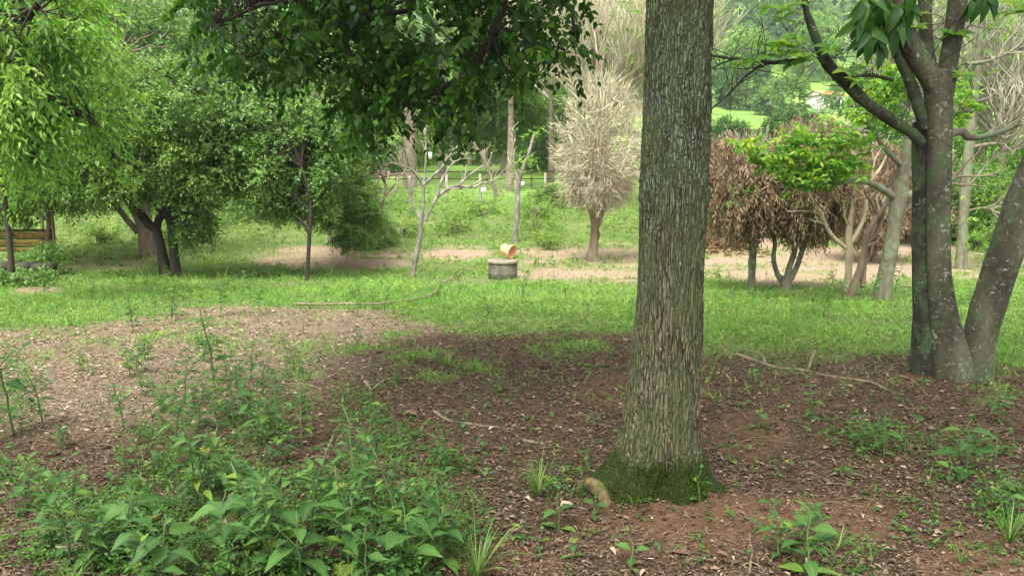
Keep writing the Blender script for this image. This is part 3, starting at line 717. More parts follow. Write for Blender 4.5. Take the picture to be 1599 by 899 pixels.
    sk = np.concatenate([s_[12:, :3] for s_ in limbs[:8]])
    nb = nearest(sk, c)
    Pn, Rn = arcs(nb, c, .0035, .0015, 5, .10, .05)
    dist = np.linalg.norm(c - nb, axis=1); ok = dist < 1.1
    Vt, Ft = tubes(Pn[ok], Rn[ok], 3, cap=False); part('twigs', Vt, Ft, M['twig_dark'], root, kind='stuff')
    d = norm(norm(c - nb) * .6 + rdir(len(c)) * .6 + np.array([0, 0, -.45]))
    vis = np.where((v > 0) & (y < 5.6))[0]; pick = rng.choice(vis, 35, replace=False); rest = np.setdiff1d(np.arange(len(c)), pick)
    V_, F_, vr = sprays(c[rest], d[rest], 11, .21, .066, .042, .6, T4, .5)
    part('foliage', V_, F_, M['canopy'], root, var=vr, kind='stuff')
    V_, F_, vr = sprays(c[pick], d[pick], 8, .20, .075, .048, .6, T6, .5)
    Vl = V_.reshape(-1, 8, 3)
    for k in range(len(Vl)):
        base = Vl[k, 0]; md = mesh_data('leaf', Vl[k] - base, T6[1], M['canopy_obj'])
        o = add('leaf', md, root); o.location = Vector(base) - root.location
    # the rest of the crown overhead (out of the picture, shades the foreground)
    el = [((.9, 3.6, 6.6), (3.6, 3.2, 1.5), 60, 42), ((-1.6, 2.6, 5.6), (2.2, 2.2, 1.1), 26, 34), ((3.2, 2.4, 5.9), (2.2, 2.2, 1.1), 24, 30), ((-.5, 5.0, 4.6), (2.0, .9, .8), 16, 30)]
    C, D, Mc, vv = clumps(el, sub=.26)
    kp = C[:, 2] > HT(0, 3) + 1.6 + .32 * C[:, 1] + .15
    V_, F_, vr = sprays(C[kp], D[kp], 6, .3, .12, .06, .4, T2, .6, vv[kp])
    part('crown', V_, F_, M['canopy'], root, var=vr, kind='stuff')
M['bark_root'] = plain('mossy_root_bark', [(.3, (.06, .045, .03)), (.7, (.15, .12, .075))], scale=14, bump=.7, bdist=.01, moss=((.05, .09, .015), 8, .45))
main_tree()

# ------------------------------------------------------------------ right tree with several stems
LEAFV = []
def leaf_variants(name, mat, n=4, T=T6, aspect=.45):
    out = []
    for k in range(n):
        t, f = T; V = t.copy(); V[:, 1] *= aspect * random.uniform(.85, 1.1); V[:, 2] += -V[:, 0] ** 2 * random.uniform(.05, .3)
        V += rng.normal(0, .012, V.shape)
        out.append(mesh_data(name, V, f, mat))
    return out
def place_leaf(md, parent, pos, d, nrm, L, name='leaf'):
    d = Vector(d).normalized(); s = Vector(nrm).cross(d).normalized(); n = d.cross(s)
    o = bpy.data.objects.new(name, md); COL.objects.link(o); o.parent = parent
    m = Matrix((d, s, n)).transposed().to_4x4() @ Matrix.Scale(L, 4)
    m.translation = Vector([float(a) for a in pos]) - parent.location
    o.matrix_local = m; return o
def right_tree():
    b = G(1490, 596); Y = float(b[1]) + .16
    root = thing('multi_stem_tree', 'large tree on the right with several lichen spotted stems spreading from one base', 'tree', (b[0], Y, b[2]))
    def st(pix, y, name, mat, n=28, jit=.06, m=14):
        V, Fq, sp = limb(pix, y, m, n, jit); part(name, V, Fq, M[mat], root, smooth=True); return sp
    sk = []
    sk.append(st([(1449, 612, 62), (1449, 594, 54), (1446, 565, 48), (1445, 500, 38), (1443, 440, 34), (1441, 380, 32), (1441, 300, 30), (1440, 230, 30), (1438, 190, 22)], Y + .08, 'stem', 'bark_right_dark'))
    sk.append(st([(1490, 616, 86), (1489, 598, 72), (1484, 560, 60), (1477, 510, 45), (1470, 460, 38), (1466, 400, 34), (1466, 300, 34), (1467, 200, 36), (1465, 140, 40), (1462, 112, 40)], Y - .03, 'stem', 'bark_right'))
    sk.append(st([(1523, 612, 60), (1524, 592, 50), (1527, 540, 48), (1540, 490, 50), (1560, 425, 50), (1582, 360, 50), (1606, 290, 48), (1650, 190, 44), (1700, 60, 40)], Y - .02, 'stem', 'bark_right'))
    sk.append(st([(1466, 150, 30), (1452, 120, 32), (1430, 85, 30), (1412, 45, 28), (1400, 0, 27), (1385, -80, 24), (1375, -200, 20)], Y - .04, 'branch', 'bark_right'))
    sk.append(st([(1446, 200, 18), (1432, 160, 18), (1418, 120, 17), (1402, 85, 15), (1388, 50, 13), (1380, 0, 12), (1372, -60, 10)], Y + .0, 'branch', 'bark_right_dark', 14))
    sk.append(st([(1458, 130, 24), (1450, 95, 20), (1445, 50, 20), (1445, 0, 20), (1447, -90, 18), (1440, -220, 14)], Y + .06, 'branch', 'bark_right', 18))
    sk.append(st([(1474, 150, 28), (1480, 105, 27), (1488, 60, 27), (1496, 0, 28), (1505, -90, 26), (1520, -230, 20)], Y - .02, 'branch', 'bark_right', 20))
    sk.append(st([(1438, 225, 20), (1424, 208, 17), (1395, 190, 17), (1350, 158, 18), (1322, 130, 19), (1292, 100, 17), (1278, 70, 14), (1266, 38, 13), (1258, 10, 9), (1252, -50, 7)], Y - .02, 'branch', 'bark_right_dark', 14, .12))
    sk.append(st([(1290, 98, 9), (1270, 92, 7), (1240, 95, 6.5), (1200, 98, 6), (1168, 92, 5), (1140, 91, 5), (1113, 87, 3.5)], Y - .06, 'branch', 'bark_right_dark', 8, .1))
    sk.append(st([(1200, 98, 5), (1182, 106, 4), (1160, 124, 3.6), (1135, 150, 3), (1108, 173, 2)], Y - .06, 'branch', 'bark_right_dark', 8, .1))
    sk.append(st([(1150, 92, 3.5), (1130, 98, 3), (1112, 107, 2.4)], Y - .06, 'branch', 'bark_right_dark', 6, .1))
    sk.append(st([(1395, 125, 6), (1360, 118, 5), (1330, 120, 4), (1300, 125, 3)], Y + .05, 'branch', 'bark_right_dark', 8, .1))
    sk.append(st([(1470, 215, 16), (1500, 205, 12), (1512, 214, 11), (1530, 214, 9), (1565, 205, 8), (1590, 195, 6)], Y + .25, 'branch', 'bark_lichen', 10, .1))
    SK = np.concatenate([s[:, :3] for s in sk[3:12]])
    # thin bare twigs
    Pn, Rn = [], []
    a = SK[rng.integers(0, len(SK), 110)]; e = a + norm(rdir(110) + np.array([0, -.1, .5])) * rng.uniform(.15, .55, (110, 1))
    p1, r1 = arcs(a, e, .0035, .0012, 6, .15, 0); V, Fq = tubes(p1, r1, 4); p2, r2 = sprout(p1, r1, 160, .22, .8, 4); V2, F2 = tubes(p2, r2, 4)
    part('twigs', *join([(V, Fq), (V2, F2)]), M['twig_dark'], root, kind='stuff')
    big = leaf_variants('leaf', M['canopy_obj2'], 4, T6, .42); ros = leaf_variants('leaf', M['rosette'], 4, T6, .40)
    cnt = 0
    # the big dark hanging cluster
    for (u, v, k) in ((1352, 12, 9), (1368, 38, 10), (1385, 20, 9), (1360, 62, 8), (1400, 55, 6), (1410, 20, 8), (1345, 40, 7), (1378, 0, 8), (1520, 8, 6), (1540, 4, 5), (1375, 75, 5), (1420, -10, 6)):
        c = P(u, v - 12, Y - .25 + random.uniform(-.12, .12))
        for i in range(k):
            d = Vector((random.uniform(-.7, .7), random.uniform(-.6, .4), random.uniform(-1.3, -.3)))
            place_leaf(random.choice(big), root, c + np.array([random.uniform(-.03, .03)] * 3), d, (random.uniform(-.4, .4), -1, random.uniform(0, .6)), random.uniform(.13, .19)); cnt += 1
    # lime rosettes at the branch ends
    RZ = [(1200, 12), (1226, 16), (1244, 8), (1222, 30), (1176, 95), (1212, 68), (1228, 85), (1245, 60), (1200, 88), (1160, 100), (1255, 90), (1298, 78), (1236, 102), (1322, 112), (1340, 130),
          (1225, 72), (1190, 70), (1600, 10), (1585, 22), (1560, 4), (1500, 120), (1490, 55), (1425, 25), (1430, 45)]
    for (u, v) in RZ:
        c = P(u, v, Y - .08 + random.uniform(-.15, .15))
        for i in range(8):
            a = i * math.pi / 4 + random.uniform(-.3, .3)
            d = Vector((math.cos(a), math.sin(a), random.uniform(-.25, .55)))
            if cnt < 296: place_leaf(random.choice(ros), root, c, d, (random.uniform(-.3, .3), random.uniform(-1.3, -.2), .8), random.uniform(.085, .14)); cnt += 1
    # crown above the frame
    C, D, Mc, vv = clumps([((3.4, 6.2, 5.6), (2.6, 2.2, 1.0), 30, 22)], sub=.26)
    kp = C[:, 2] > 1.6 + .23 * C[:, 1] + .3
    V, Fc, vr = sprays(C[kp], D[kp], 7, .2, .12, .055, .4, T2, .5, vv[kp]); part('crown', V, Fc, M['bright'], root, var=vr, kind='stuff')
M['canopy_obj2'] = leafmat('hanging_leaf', [(0, (.02, .075, .012)), (.6, (.04, .12, .018)), (1, (.08, .19, .025))], .45, .42, .4, obj=True)
right_tree()
# ------------------------------------------------------------------ trees of the middle distance
def pe(u, v, y, ru, rv, rd, nc, nt_):
    """ellipsoid given by its photo centre, distance and pixel radii"""
    return (P(u, v, y), (px(ru, y), rd, px(rv, y)), nc, nt_)
def leafy_tree(name, label, base, stems, ells, mat, bark, L=.07, W=.035, per=9, tl=.4, droop=.35, group=None, cat='tree', sub=.34, wob=0, n=12, jit=.1, T=T2, flat=.55, shell=.45, y=None, below=None):
    b = G(*base); Y = y or float(b[1])
    root = thing(name, label, cat, b if y is None else P(base[0], base[1], Y), group)
    sk = []
    for i, (pix, dy) in enumerate(stems):
        ys = Y + np.linspace(0, 1, len(pix)) * dy if np.isscalar(dy) else Y + np.array(dy)
        V, Fq, sp = limb(pix, ys, 8, n, jit, wob)
        part('trunk' if i == 0 else 'branch', V, Fq, M[bark], root, smooth=True); sk.append(sp[len(sp) // (2 if i == 0 else 4):, :3])
    if ells:
        C, D, Mc, vv = clumps(ells, sub=sub, shell=shell)
        if below is not None:
            _, vq = proj(C); kp = below(proj(C)[0], vq); C, D, vv = C[kp], D[kp], vv[kp]
        sk = np.concatenate(sk); nb = nearest(sk, Mc)
        Pn, Rn = arcs(nb, Mc, px(5, Y) / 2, px(1.5, Y) / 2, 6, .1, .08); V, Fq = tubes(Pn, Rn, 5)
        P2, R2 = sprout(Pn, Rn, len(Mc) * 4, .7, .7, 5); V2, F2 = tubes(P2, R2, 4)
        part('twigs', *join([(V, Fq), (V2, F2)]), M['twig_dark'] if 'dark' in bark else M['twig_brown'], root, kind='stuff')
        V, Fc, vr = sprays(C, D, per, tl, L, W, droop, T, flat, vv)
        part('crown', V, Fc, M[mat], root, var=vr, kind='stuff')
    return root
# left: dark double-stemmed tree
leafy_tree('spreading_tree', 'dark forked tree on the left with two black stems and a wide drooping green crown', (267, 432),
    [([(260, 436, 24), (258, 425, 19), (252, 390, 15), (247, 368, 14), (243, 358, 16), (230, 348, 14), (212, 325, 13), (192, 300, 12), (172, 270, 9), (150, 240, 6)], [0, 0, 0, 0, 0, -.1, -.2, -.4, -.6, -.9]),
     ([(278, 436, 22), (275, 425, 17), (271, 390, 14), (267, 355, 12), (262, 335, 12)], 0),
     ([(245, 362, 12), (247, 345, 12), (256, 332, 14), (270, 322, 16), (285, 308, 14), (305, 295, 12), (330, 270, 9), (350, 240, 6)], .4),
     ([(250, 330, 5), (235, 312, 5), (215, 293, 5), (200, 270, 4)], .5), ([(210, 322, 6), (190, 270, 6), (188, 230, 5), (200, 190, 4)], .3), ([(282, 310, 8), (280, 260, 7), (275, 200, 5), (290, 150, 4)], .1)],
    [pe(200, 200, 16.5, 95, 75, 1.6, 44, 34), pe(300, 170, 16.2, 110, 70, 1.7, 50, 34), pe(330, 240, 15.8, 65, 55, 1.2, 28, 34), pe(375, 200, 15.9, 45, 60, 1.0, 22, 36), pe(235, 275, 16.4, 85, 30, 1.2, 20, 36), pe(300, 330, 16.4, 22, 50, .6, 9, 24), pe(150, 250, 16.0, 50, 50, 1.2, 20, 36)],
    'dense', 'bark_dark', .10, .048, 9, .36, .5, sub=.26)
leafy_tree('leaning_tree', 'broad dark trunk splitting into leaning limbs behind the forked tree on the left', (230, 402),
    [([(232, 406, 34), (230, 398, 27), (228, 370, 24), (224, 352, 22), (208, 325, 12), (188, 300, 9), (170, 285, 7)], 0),
     ([(215, 362, 10), (196, 340, 9), (180, 318, 8), (168, 300, 7), (160, 280, 5)], .3), ([(232, 350, 12), (229, 320, 12), (232, 290, 10), (236, 250, 8)], .3)],
    [pe(150, 215, 20, 80, 60, 1.6, 26, 30), pe(240, 150, 20.5, 90, 70, 2, 30, 34)], 'dense', 'bark_brown', .10, .05, 9, .4, .4)
# small roundish tree right of it and its neighbour bush
leafy_tree('young_tree', 'slim young tree with a rounded glossy green crown left of centre', (482, 438),
    [([(479, 440, 9), (480, 425, 7), (482, 390, 6), (484, 350, 6), (485, 320, 6), (480, 290, 5), (470, 260, 4)], 0),
     ([(485, 330, 5), (462, 308, 6), (452, 300, 6), (446, 292, 4)], .1), ([(484, 330, 4), (500, 300, 4), (505, 260, 3)], .2), ([(482, 365, 4), (473, 348, 4), (462, 338, 3)], -.1), ([(456, 304, 5), (466, 294, 5), (480, 300, 4)], .1)],
    [pe(430, 262, 15.8, 52, 45, .9, 34, 40), pe(490, 250, 16, 55, 55, 1., 40, 40), pe(460, 200, 16.2, 70, 50, 1.0, 40, 36), pe(420, 310, 15.6, 26, 24, .5, 10, 26), pe(485, 318, 15.9, 34, 22, .5, 12, 30), pe(520, 215, 16.5, 40, 45, .8, 20, 30)],
    'bluish', 'bark_dark', .09, .048, 8, .30, .35, sub=.28)
leafy_tree('leaning_bush', 'bushy dark green tree with a short pale stem behind the slim young tree', (515, 380),
    [([(516, 384, 9), (515, 375, 7), (513, 350, 6), (510, 320, 5), (515, 290, 4)], 0), ([(513, 340, 5), (535, 310, 5), (550, 280, 4)], 0)],
    [pe(535, 300, 18.5, 45, 55, 1.0, 30, 36), pe(550, 345, 18.2, 32, 36, .7, 18, 34), pe(510, 240, 19, 60, 50, 1.1, 26, 34)], 'dense', 'bark_brown', .09, .04, 10, .32, .3)
# willowy bright tree hanging in from the left
leafy_tree('willowy_tree', 'bright yellow green willowy tree drooping into the picture at the left edge', (8, 420),
    [([(18, 424, 11), (17, 400, 9), (12, 350, 8), (6, 310, 8), (-5, 250, 8), (-10, 150, 7), (0, 60, 6), (20, 0, 4)], 0), ([(-5, 200, 6), (40, 130, 5), (80, 80, 4), (95, 60, 3)], -1.2), ([(-8, 120, 6), (30, 60, 5), (60, 10, 4)], -1.6), ([(0, 230, 5), (60, 190, 4), (120, 180, 3), (160, 200, 2)], -1.4), ([(-5, 260, 5), (40, 250, 4), (90, 265, 3)], -1.)],
    [pe(30, 90, 11, 85, 85, 1.3, 24, 18), pe(90, 140, 11.5, 75, 55, 1.0, 15, 16), pe(0, 210, 12, 60, 55, 1.0, 8, 16), pe(60, 20, 11, 90, 60, 1.2, 15, 18), pe(60, 235, 12, 60, 30, .8, 6, 10)],
    'bright', 'bark_dark', .14, .05, 9, .62, .95, y=12.5, sub=.20)
leafy_tree('back_tree', 'dark green bushy tree filling the left edge behind the ochre boards', (75, 392),
    [([(80, 396, 9), (78, 370, 7), (74, 330, 6), (76, 290, 5), (70, 240, 5)], 0), ([(66, 398, 6), (66, 350, 5), (60, 310, 4)], .2)],
    [pe(90, 235, 17.5, 85, 75, 1.2, 36, 30), pe(60, 240, 19, 90, 70, 1.8, 40, 30), pe(130, 290, 19.5, 35, 30, .8, 10, 24), pe(20, 300, 18.5, 60, 35, 1, 18, 30), pe(60, 120, 20, 110, 80, 2, 40, 30)], 'dense', 'bark_brown', .10, .05, 9, .4, .5)
# pale leafless tree in the centre
def bare(name, label, base, stems, bark, twigs, group=None, thin=3.0, seedn=26, ln=.5, dyn=0, leafpts=None, cat='tree', lmat='bright', kids=60):
    b = G(*base); Y = float(b[1]); root = thing(name, label, cat, b, group); PP, RR = [], []
    for i, (pix, dy) in enumerate(stems):
        V, Fq, sp = limb(pix, Y + (np.linspace(0, 1, len(pix)) * dy), 8, 12, .12); part('trunk' if i == 0 else 'branch', V, Fq, M[bark], root, smooth=True)
        if i > 0 or len(stems) == 1:
            idx = np.linspace(len(sp) // 4, len(sp) - 1, 6).astype(int); PP.append(sp[idx, :3]); RR.append(sp[idx, 3])
    if seedn:
        PP, RR = np.array(PP), np.array(RR)
        p1, r1 = sprout(PP, RR, seedn, ln, .7, 6, .25, rr=.6, curl=.22); r1 = np.maximum(r1, px(.8, Y) / 2)
        p2, r2 = sprout(p1, r1, kids, ln * .5, .7, 4, .2, rr=.7); V1, F1 = tubes(p1, r1, 5); V2, F2 = tubes(p2, np.maximum(r2, px(.5, Y) / 2), 4)
        part('twigs', *join([(V1, F1), (V2, F2)]), M[twigs], root, kind='stuff')
    if leafpts:
        C = np.concatenate([P(u + rng.normal(0, s, n_), v + rng.normal(0, s * .8, n_), Y + rng.normal(0, .15, n_)) for u, v, s, n_ in leafpts])
        V, Fc, vr = sprays(C, rdir(len(C)), 7, .22, .09, .04, .4); part('crown', V, Fc, M[lmat], root, var=vr, kind='stuff')
    return root
bare('bare_tree', 'small leafless tree with pale flaking bark left of the round concrete well', (646, 432),
    [([(642, 436, 10.1), (645, 425, 8.6), (650, 400, 8.6), (655, 375, 7.9), (657, 350, 7.2), (660, 325, 5.8), (661, 305, 5.0), (662, 288, 5.0)], 0),
     ([(662, 292, 5.0), (652, 275, 4.0), (641, 264, 4.0), (632, 262, 2.9), (625, 260, 1.8)], -.2), ([(641, 264, 2.5), (634, 245, 2.2), (630, 225, 1.4)], -.3), ([(661, 290, 5.0), (676, 275, 4.7), (690, 262, 4.0), (698, 248, 3.2), (712, 238, 2.2)], -.1),
     ([(662, 290, 3.6), (664, 262, 3.2), (665, 235, 2.9), (664, 200, 2.2)], .1), ([(664, 345, 5.8), (672, 328, 5.0), (683, 308, 5.8), (700, 295, 5.4), (716, 289, 5.0), (724, 282, 4.3), (738, 270, 3.2), (757, 257, 1.8)], .3),
     ([(716, 289, 4.0), (735, 293, 3.2), (755, 286, 2.9), (772, 281, 2.2), (790, 270, 1.4)], 0), ([(735, 290, 2.5), (752, 282, 2.2), (765, 288, 1.8), (785, 300, 1.1)], .3), ([(655, 340, 3.6), (645, 320, 2.9), (641, 300, 2.2), (640, 280, 1.4)], .2), ([(683, 308, 3.6), (688, 285, 3.6), (702, 262, 3.2), (710, 252, 2.9)], .4)],
    'bark_pale', 'twig_grey', ln=.5, seedn=60, kids=160)
bare('slender_tree', 'thin pale sapling with a tuft of yellow green leaves behind the round concrete well', (805, 378),
    [([(804, 380, 9), (805, 365, 8), (808, 330, 7.5), (809, 305, 7), (810, 285, 6.5), (818, 260, 6), (827, 235, 5), (834, 210, 4)], 0), ([(810, 290, 4), (804, 270, 4), (802, 245, 3), (801, 200, 2.5)], 0)],
    'bark_pale', 'twig_pale', seedn=8, ln=.5, kids=8, leafpts=[(818, 252, 10, 34), (836, 205, 9, 20), (800, 262, 6, 8)])
# thin dead stems beside it
bare('dead_sapling', 'spindly dead brown sapling leaning between the bush and the pale leafless tree', (595, 380),
    [([(594, 382, 5), (594, 365, 4), (596, 340, 3.5), (599, 312, 3), (608, 298, 3), (618, 286, 2.5), (626, 278, 2)], 0), ([(600, 315, 3), (601, 290, 2), (600, 262, 1.5)], 0)], 'bark_brown', 'twig_brown', seedn=8, ln=.4, kids=8)
bare('dead_stump_branch', 'forked brown leaning trunk by the wire fence with a bent top', (775, 308),
    [([(776, 312, 7), (772, 295, 6.5), (766, 275, 6), (758, 255, 6), (748, 238, 5.5), (738, 220, 4), (730, 205, 3)], 0), ([(765, 272, 4), (758, 252, 4), (752, 232, 3)], .6)], 'bark_brown', 'twig_brown', seedn=6, ln=.6, kids=6)
# ball of bare twigs on a twisted trunk
def twig_ball(name, label, base, cu, cv, ru, rv, nfine, mat, trunk, bark, rd=1.3, top=None, group=None, fill=.5, leafn=0, lean=.0, thick=1.0):
    b = G(*base); Y = float(b[1]); root = thing(name, label, 'tree', b, group)
    for i, pix in enumerate(trunk):
        V, Fq, sp = limb(pix, Y + (.06 * (i % 2)), 8, 14, .22); part('trunk' if i == 0 else 'stem', V, Fq, M[bark], root, smooth=True)
    f = P(top[0], top[1], Y); c = P(cu, cv, Y); rad = np.array([px(ru, Y), rd, px(rv, Y)])
    n = 26; d = rdir(n); d[:, 2] = np.abs(d[:, 2]) * 1.0 - .45; e = c + norm(d) * rad * rng.uniform(.5, .8, (n, 1))
    p1, r1 = arcs(np.repeat(f[None], n, 0), e, px(5, Y) / 2, px(2, Y) / 2, 8, .06, .0)
    s, t = rng.integers(0, n, 300), rng.integers(2, 8, 300); a = p1[s, t]
    e2 = c + norm(rdir(300) * .55 + (a - c) / rad) * rad * rng.uniform(.75, .95, (300, 1)); p2, r2 = arcs(a, e2, px(2.2, Y) / 2, px(1.0, Y) / 2, 6, .09, .02)
    s, t = rng.integers(0, 300, nfine), rng.integers(1, 6, nfine); a = p2[s, t]
    o = norm((a - c) / rad); d = norm(o * 1.0 + rdir(nfine) * .55 + np.array([0, 0, .40]))
    L = px(1, Y) * ru * rng.uniform(.16, .42, nfine); e3 = a + d * L[:, None]
    q = (e3 - c) / rad; qn = np.linalg.norm(q, axis=1); lim = 1.0 + .30 * (fbm(q[:, 0] * 2.5, q[:, 1] * 2.5, q[:, 2] * 2.5, s=92) - .5) * 2 + rng.uniform(-.22, .17, nfine)
    e3 = np.where((qn > lim)[:, None], c + q / qn[:, None] * lim[:, None] * rad, e3)
    p3, r3 = arcs(a, e3, px(1.0, Y) * thick / 2, px(.55, Y) * thick / 2, 4, .10, .0)
    p4, r4 = sprout(p3, r3, nfine, px(15, Y), .5, 3, .1, tmin=.4, rr=.8)
    part('limbs', *join([tubes(p1, r1, 6), tubes(p2, r2, 4)]), M[mat], root, kind='stuff'); part('twigs', *slivers(np.concatenate([p3[:, [0, 2]], p3[:, [1, 3]], p4[:, [0, 2]]]), px(1.25, Y) * thick), M[mat], root, kind='stuff')
    if leafn:
        k = rng.integers(0, nfine, leafn); C = p3[k, 3]
        V, Fc, vr = sprays(C, rdir(leafn) + np.array([0, 0, -.9]), 7, .20, .105, .024, 1.1, T2, .3); part('dry_leaves', V, Fc, M['dry'], root, var=np.minimum(vr, .97), kind='stuff')
        k = rng.integers(0, nfine, leafn // 3); C = p3[k, 1]; C = C[C[:, 2] < c[2] - .1]
        V, Fc, vr = sprays(C, rdir(len(C)), 7, .2, .10, .035, .4, T2, .5); part('green_leaves', V, Fc, M['dense'], root, var=vr, kind='stuff')
    return root
twig_ball('twig_ball_tree', 'rounded leafless tree of dense beige twigs on a short twisted trunk beside the furrowed trunk', (925, 408), 937, 224, 76, 112, 7000, 'twig_pale',
    [[(926, 410, 22), (925, 400, 17), (927, 380, 14), (929, 360, 13), (931, 340, 15), (930, 325, 12)], [(921, 408, 12), (926, 385, 7), (934, 366, 7), (926, 350, 6), (924, 335, 8), (917, 318, 8)], [(929, 408, 10), (930, 388, 8), (926, 370, 7), (934, 352, 7), (939, 335, 8), (945, 318, 7)]], 'oldwood', top=(931, 330), thick=.62)
# brown dry trees right of the main trunk
twig_ball('withered_tree', 'withered tree hung with dead brown leaves on a single straight stem', (1173, 452), 1150, 282, 66, 80, 2600, 'twig_brown',
    [[(1172, 455, 15), (1173, 440, 12), (1175, 400, 12), (1176, 365, 14), (1178, 345, 11)], [(1176, 372, 9), (1165, 355, 8), (1150, 335, 6), (1140, 310, 4)]], 'bark_lichen', top=(1176, 345), leafn=2700, rd=1.0)
twig_ball('withered_tree', 'withered brown tree on three lichen covered stems forking from one stump', (1226, 452), 1258, 272, 72, 88, 3600, 'twig_brown',
    [[(1226, 458, 18), (1227, 445, 15), (1232, 420, 10), (1240, 395, 9), (1243, 368, 9), (1244, 350, 8)], [(1224, 440, 12), (1214, 428, 8), (1208, 405, 7), (1210, 380, 7), (1206, 362, 5)], [(1230, 440, 11), (1240, 425, 9), (1250, 400, 8), (1258, 372, 8), (1262, 355, 6)]], 'bark_lichen', top=(1244, 352), leafn=3300, rd=1.1)
twig_ball('withered_tree', 'low brown withered tree behind the smooth forked saplings on the right', (1352, 408), 1362, 300, 62, 80, 2600, 'twig_brown',
    [[(1352, 412, 10), (1354, 395, 8), (1358, 370, 7)], [(1362, 410, 8), (1366, 390, 6), (1370, 372, 5)]], 'bark_brown', top=(1358, 372), leafn=2600, rd=1.2)
# smooth forked saplings
bare('smooth_sapling', 'smooth tan sapling forking upward like antlers in front of the withered trees', (1323, 456),
    [([(1323, 460, 15), (1324, 445, 12), (1325, 420, 11), (1326, 395, 12), (1325, 370, 10), (1328, 345, 9), (1332, 315, 8), (1334, 285, 8), (1337, 262, 7), (1345, 240, 6)], 0),
     ([(1322, 388, 7), (1312, 380, 6), (1298, 366, 6), (1289, 350, 6), (1284, 335, 6), (1272, 318, 5), (1262, 300, 3)], -.1), ([(1330, 378, 7), (1340, 360, 6.5), (1349, 340, 6), (1352, 318, 6), (1350, 298, 6), (1362, 280, 5), (1375, 262, 4), (1384, 245, 2.5)], .15),
     ([(1334, 290, 4), (1326, 270, 3), (1334, 245, 3), (1330, 225, 2)], 0), ([(1324, 350, 4), (1318, 335, 3), (1320, 310, 2)], 0), ([(1282, 334, 3), (1262, 330, 2.5), (1230, 330, 2)], 0), ([(1362, 280, 3), (1363, 265, 2.5), (1368, 245, 2)], 0)],
    'bark_smooth', 'twig_pale', seedn=16, ln=.4, kids=22)
bare('leaning_sapling', 'crooked brown sapling leaning right against the lichen covered tree', (1332, 462),
    [([(1326, 470, 15), (1332, 450, 13), (1343, 420, 11), (1350, 390, 10), (1355, 365, 9), (1366, 345, 9), (1380, 325, 8), (1388, 305, 6)], 0), ([(1347, 448, 9), (1349, 420, 8), (1352, 395, 7)], .2),
     ([(1354, 378, 7), (1366, 368, 7), (1374, 352, 8), (1378, 332, 8), (1383, 315, 6)], .1), ([(1372, 338, 5), (1362, 318, 4), (1352, 304, 3.5), (1350, 292, 2.5)], -.1)], 'oldwood', 'twig_pale', seedn=8, ln=.35, kids=10)
r = bare('lichened_tree', 'grey green lichen covered tree leaning right just left of the multi stemmed tree', (1377, 468),
    [([(1374, 476, 32), (1377, 460, 27), (1384, 425, 24), (1392, 380, 22), (1400, 335, 23), (1404, 305, 24), (1408, 280, 20), (1414, 250, 18), (1422, 200, 14), (1430, 150, 12)], 0),
     ([(1400, 310, 12), (1385, 300, 11), (1368, 290, 10), (1350, 283, 10), (1330, 283, 8), (1300, 287, 5), (1272, 272, 4), (1235, 266, 3)], -.5), ([(1404, 310, 14), (1418, 305, 12), (1430, 300, 9), (1470, 290, 8), (1500, 270, 7)], .3),
     ([(1412, 262, 9), (1380, 230, 7), (1360, 200, 6), (1340, 175, 4)], -.3), ([(1405, 340, 6), (1420, 322, 5), (1435, 310, 4)], .3)], 'bark_lichen', 'twig_brown', seedn=26, ln=.6, kids=40)
Yl = float(r.location[1])
C = np.concatenate([P(u + rng.normal(0, s, n_), v + rng.normal(0, s * .5, n_), Yl - .5 + rng.normal(0, .2, n_)) for u, v, s, n_ in ((1270, 275, 22, 80), (1300, 255, 26, 90), (1235, 245, 18, 46), (1320, 225, 22, 44), (1385, 140, 20, 50), (1365, 180, 20, 40), (1250, 215, 20, 40), (1170, 225, 12, 26), (1195, 250, 12, 26), (1400, 115, 16, 30), (1500, 150, 16, 24), (1495, 190, 14, 16))])
V, Fc, vr = sprays(C, rdir(len(C)) * np.array([1, 1, .4]), 8, .16, .115, .05, .35, T2, .7); part('crown', V, Fc, M['rosette_far'], r, var=vr, kind='stuff')
bare('mossy_limbed_tree', 'pale mossy tree with tangled bare branches right of the multi stemmed tree', (1502, 420),
    [([(1500, 424, 20), (1502, 400, 17), (1504, 350, 15), (1507, 300, 15), (1512, 240, 15), (1518, 190, 14), (1523, 140, 13), (1528, 90, 11), (1535, 20, 9)], 0),
     ([(1508, 215, 9), (1535, 214, 8), (1550, 205, 7), (1572, 180, 6), (1600, 150, 5)], -.5), ([(1510, 100, 6), (1545, 95, 5), (1580, 80, 4), (1610, 70, 3)], -.4), ([(1514, 230, 7), (1545, 225, 6), (1560, 222, 5), (1575, 195, 4), (1600, 170, 4)], -.8),
     ([(1520, 160, 5), (1550, 150, 4), (1590, 120, 3)], .2), ([(1506, 300, 5), (1530, 270, 4), (1560, 240, 4), (1600, 225, 3)], -.2), ([(1506, 330, 4), (1540, 325, 3.5), (1570, 340, 3)], -.2), ([(1518, 200, 5), (1490, 170, 4), (1470, 130, 3)], .1), ([(1525, 120, 5), (1545, 60, 4), (1560, 10, 3)], .1)],
    'bark_lichen', 'twig_grey', seedn=150, ln=1.0, kids=420, leafpts=[(1540, 330, 30, 60), (1500, 130, 20, 30), (1560, 40, 30, 60), (1590, 260, 20, 50)])
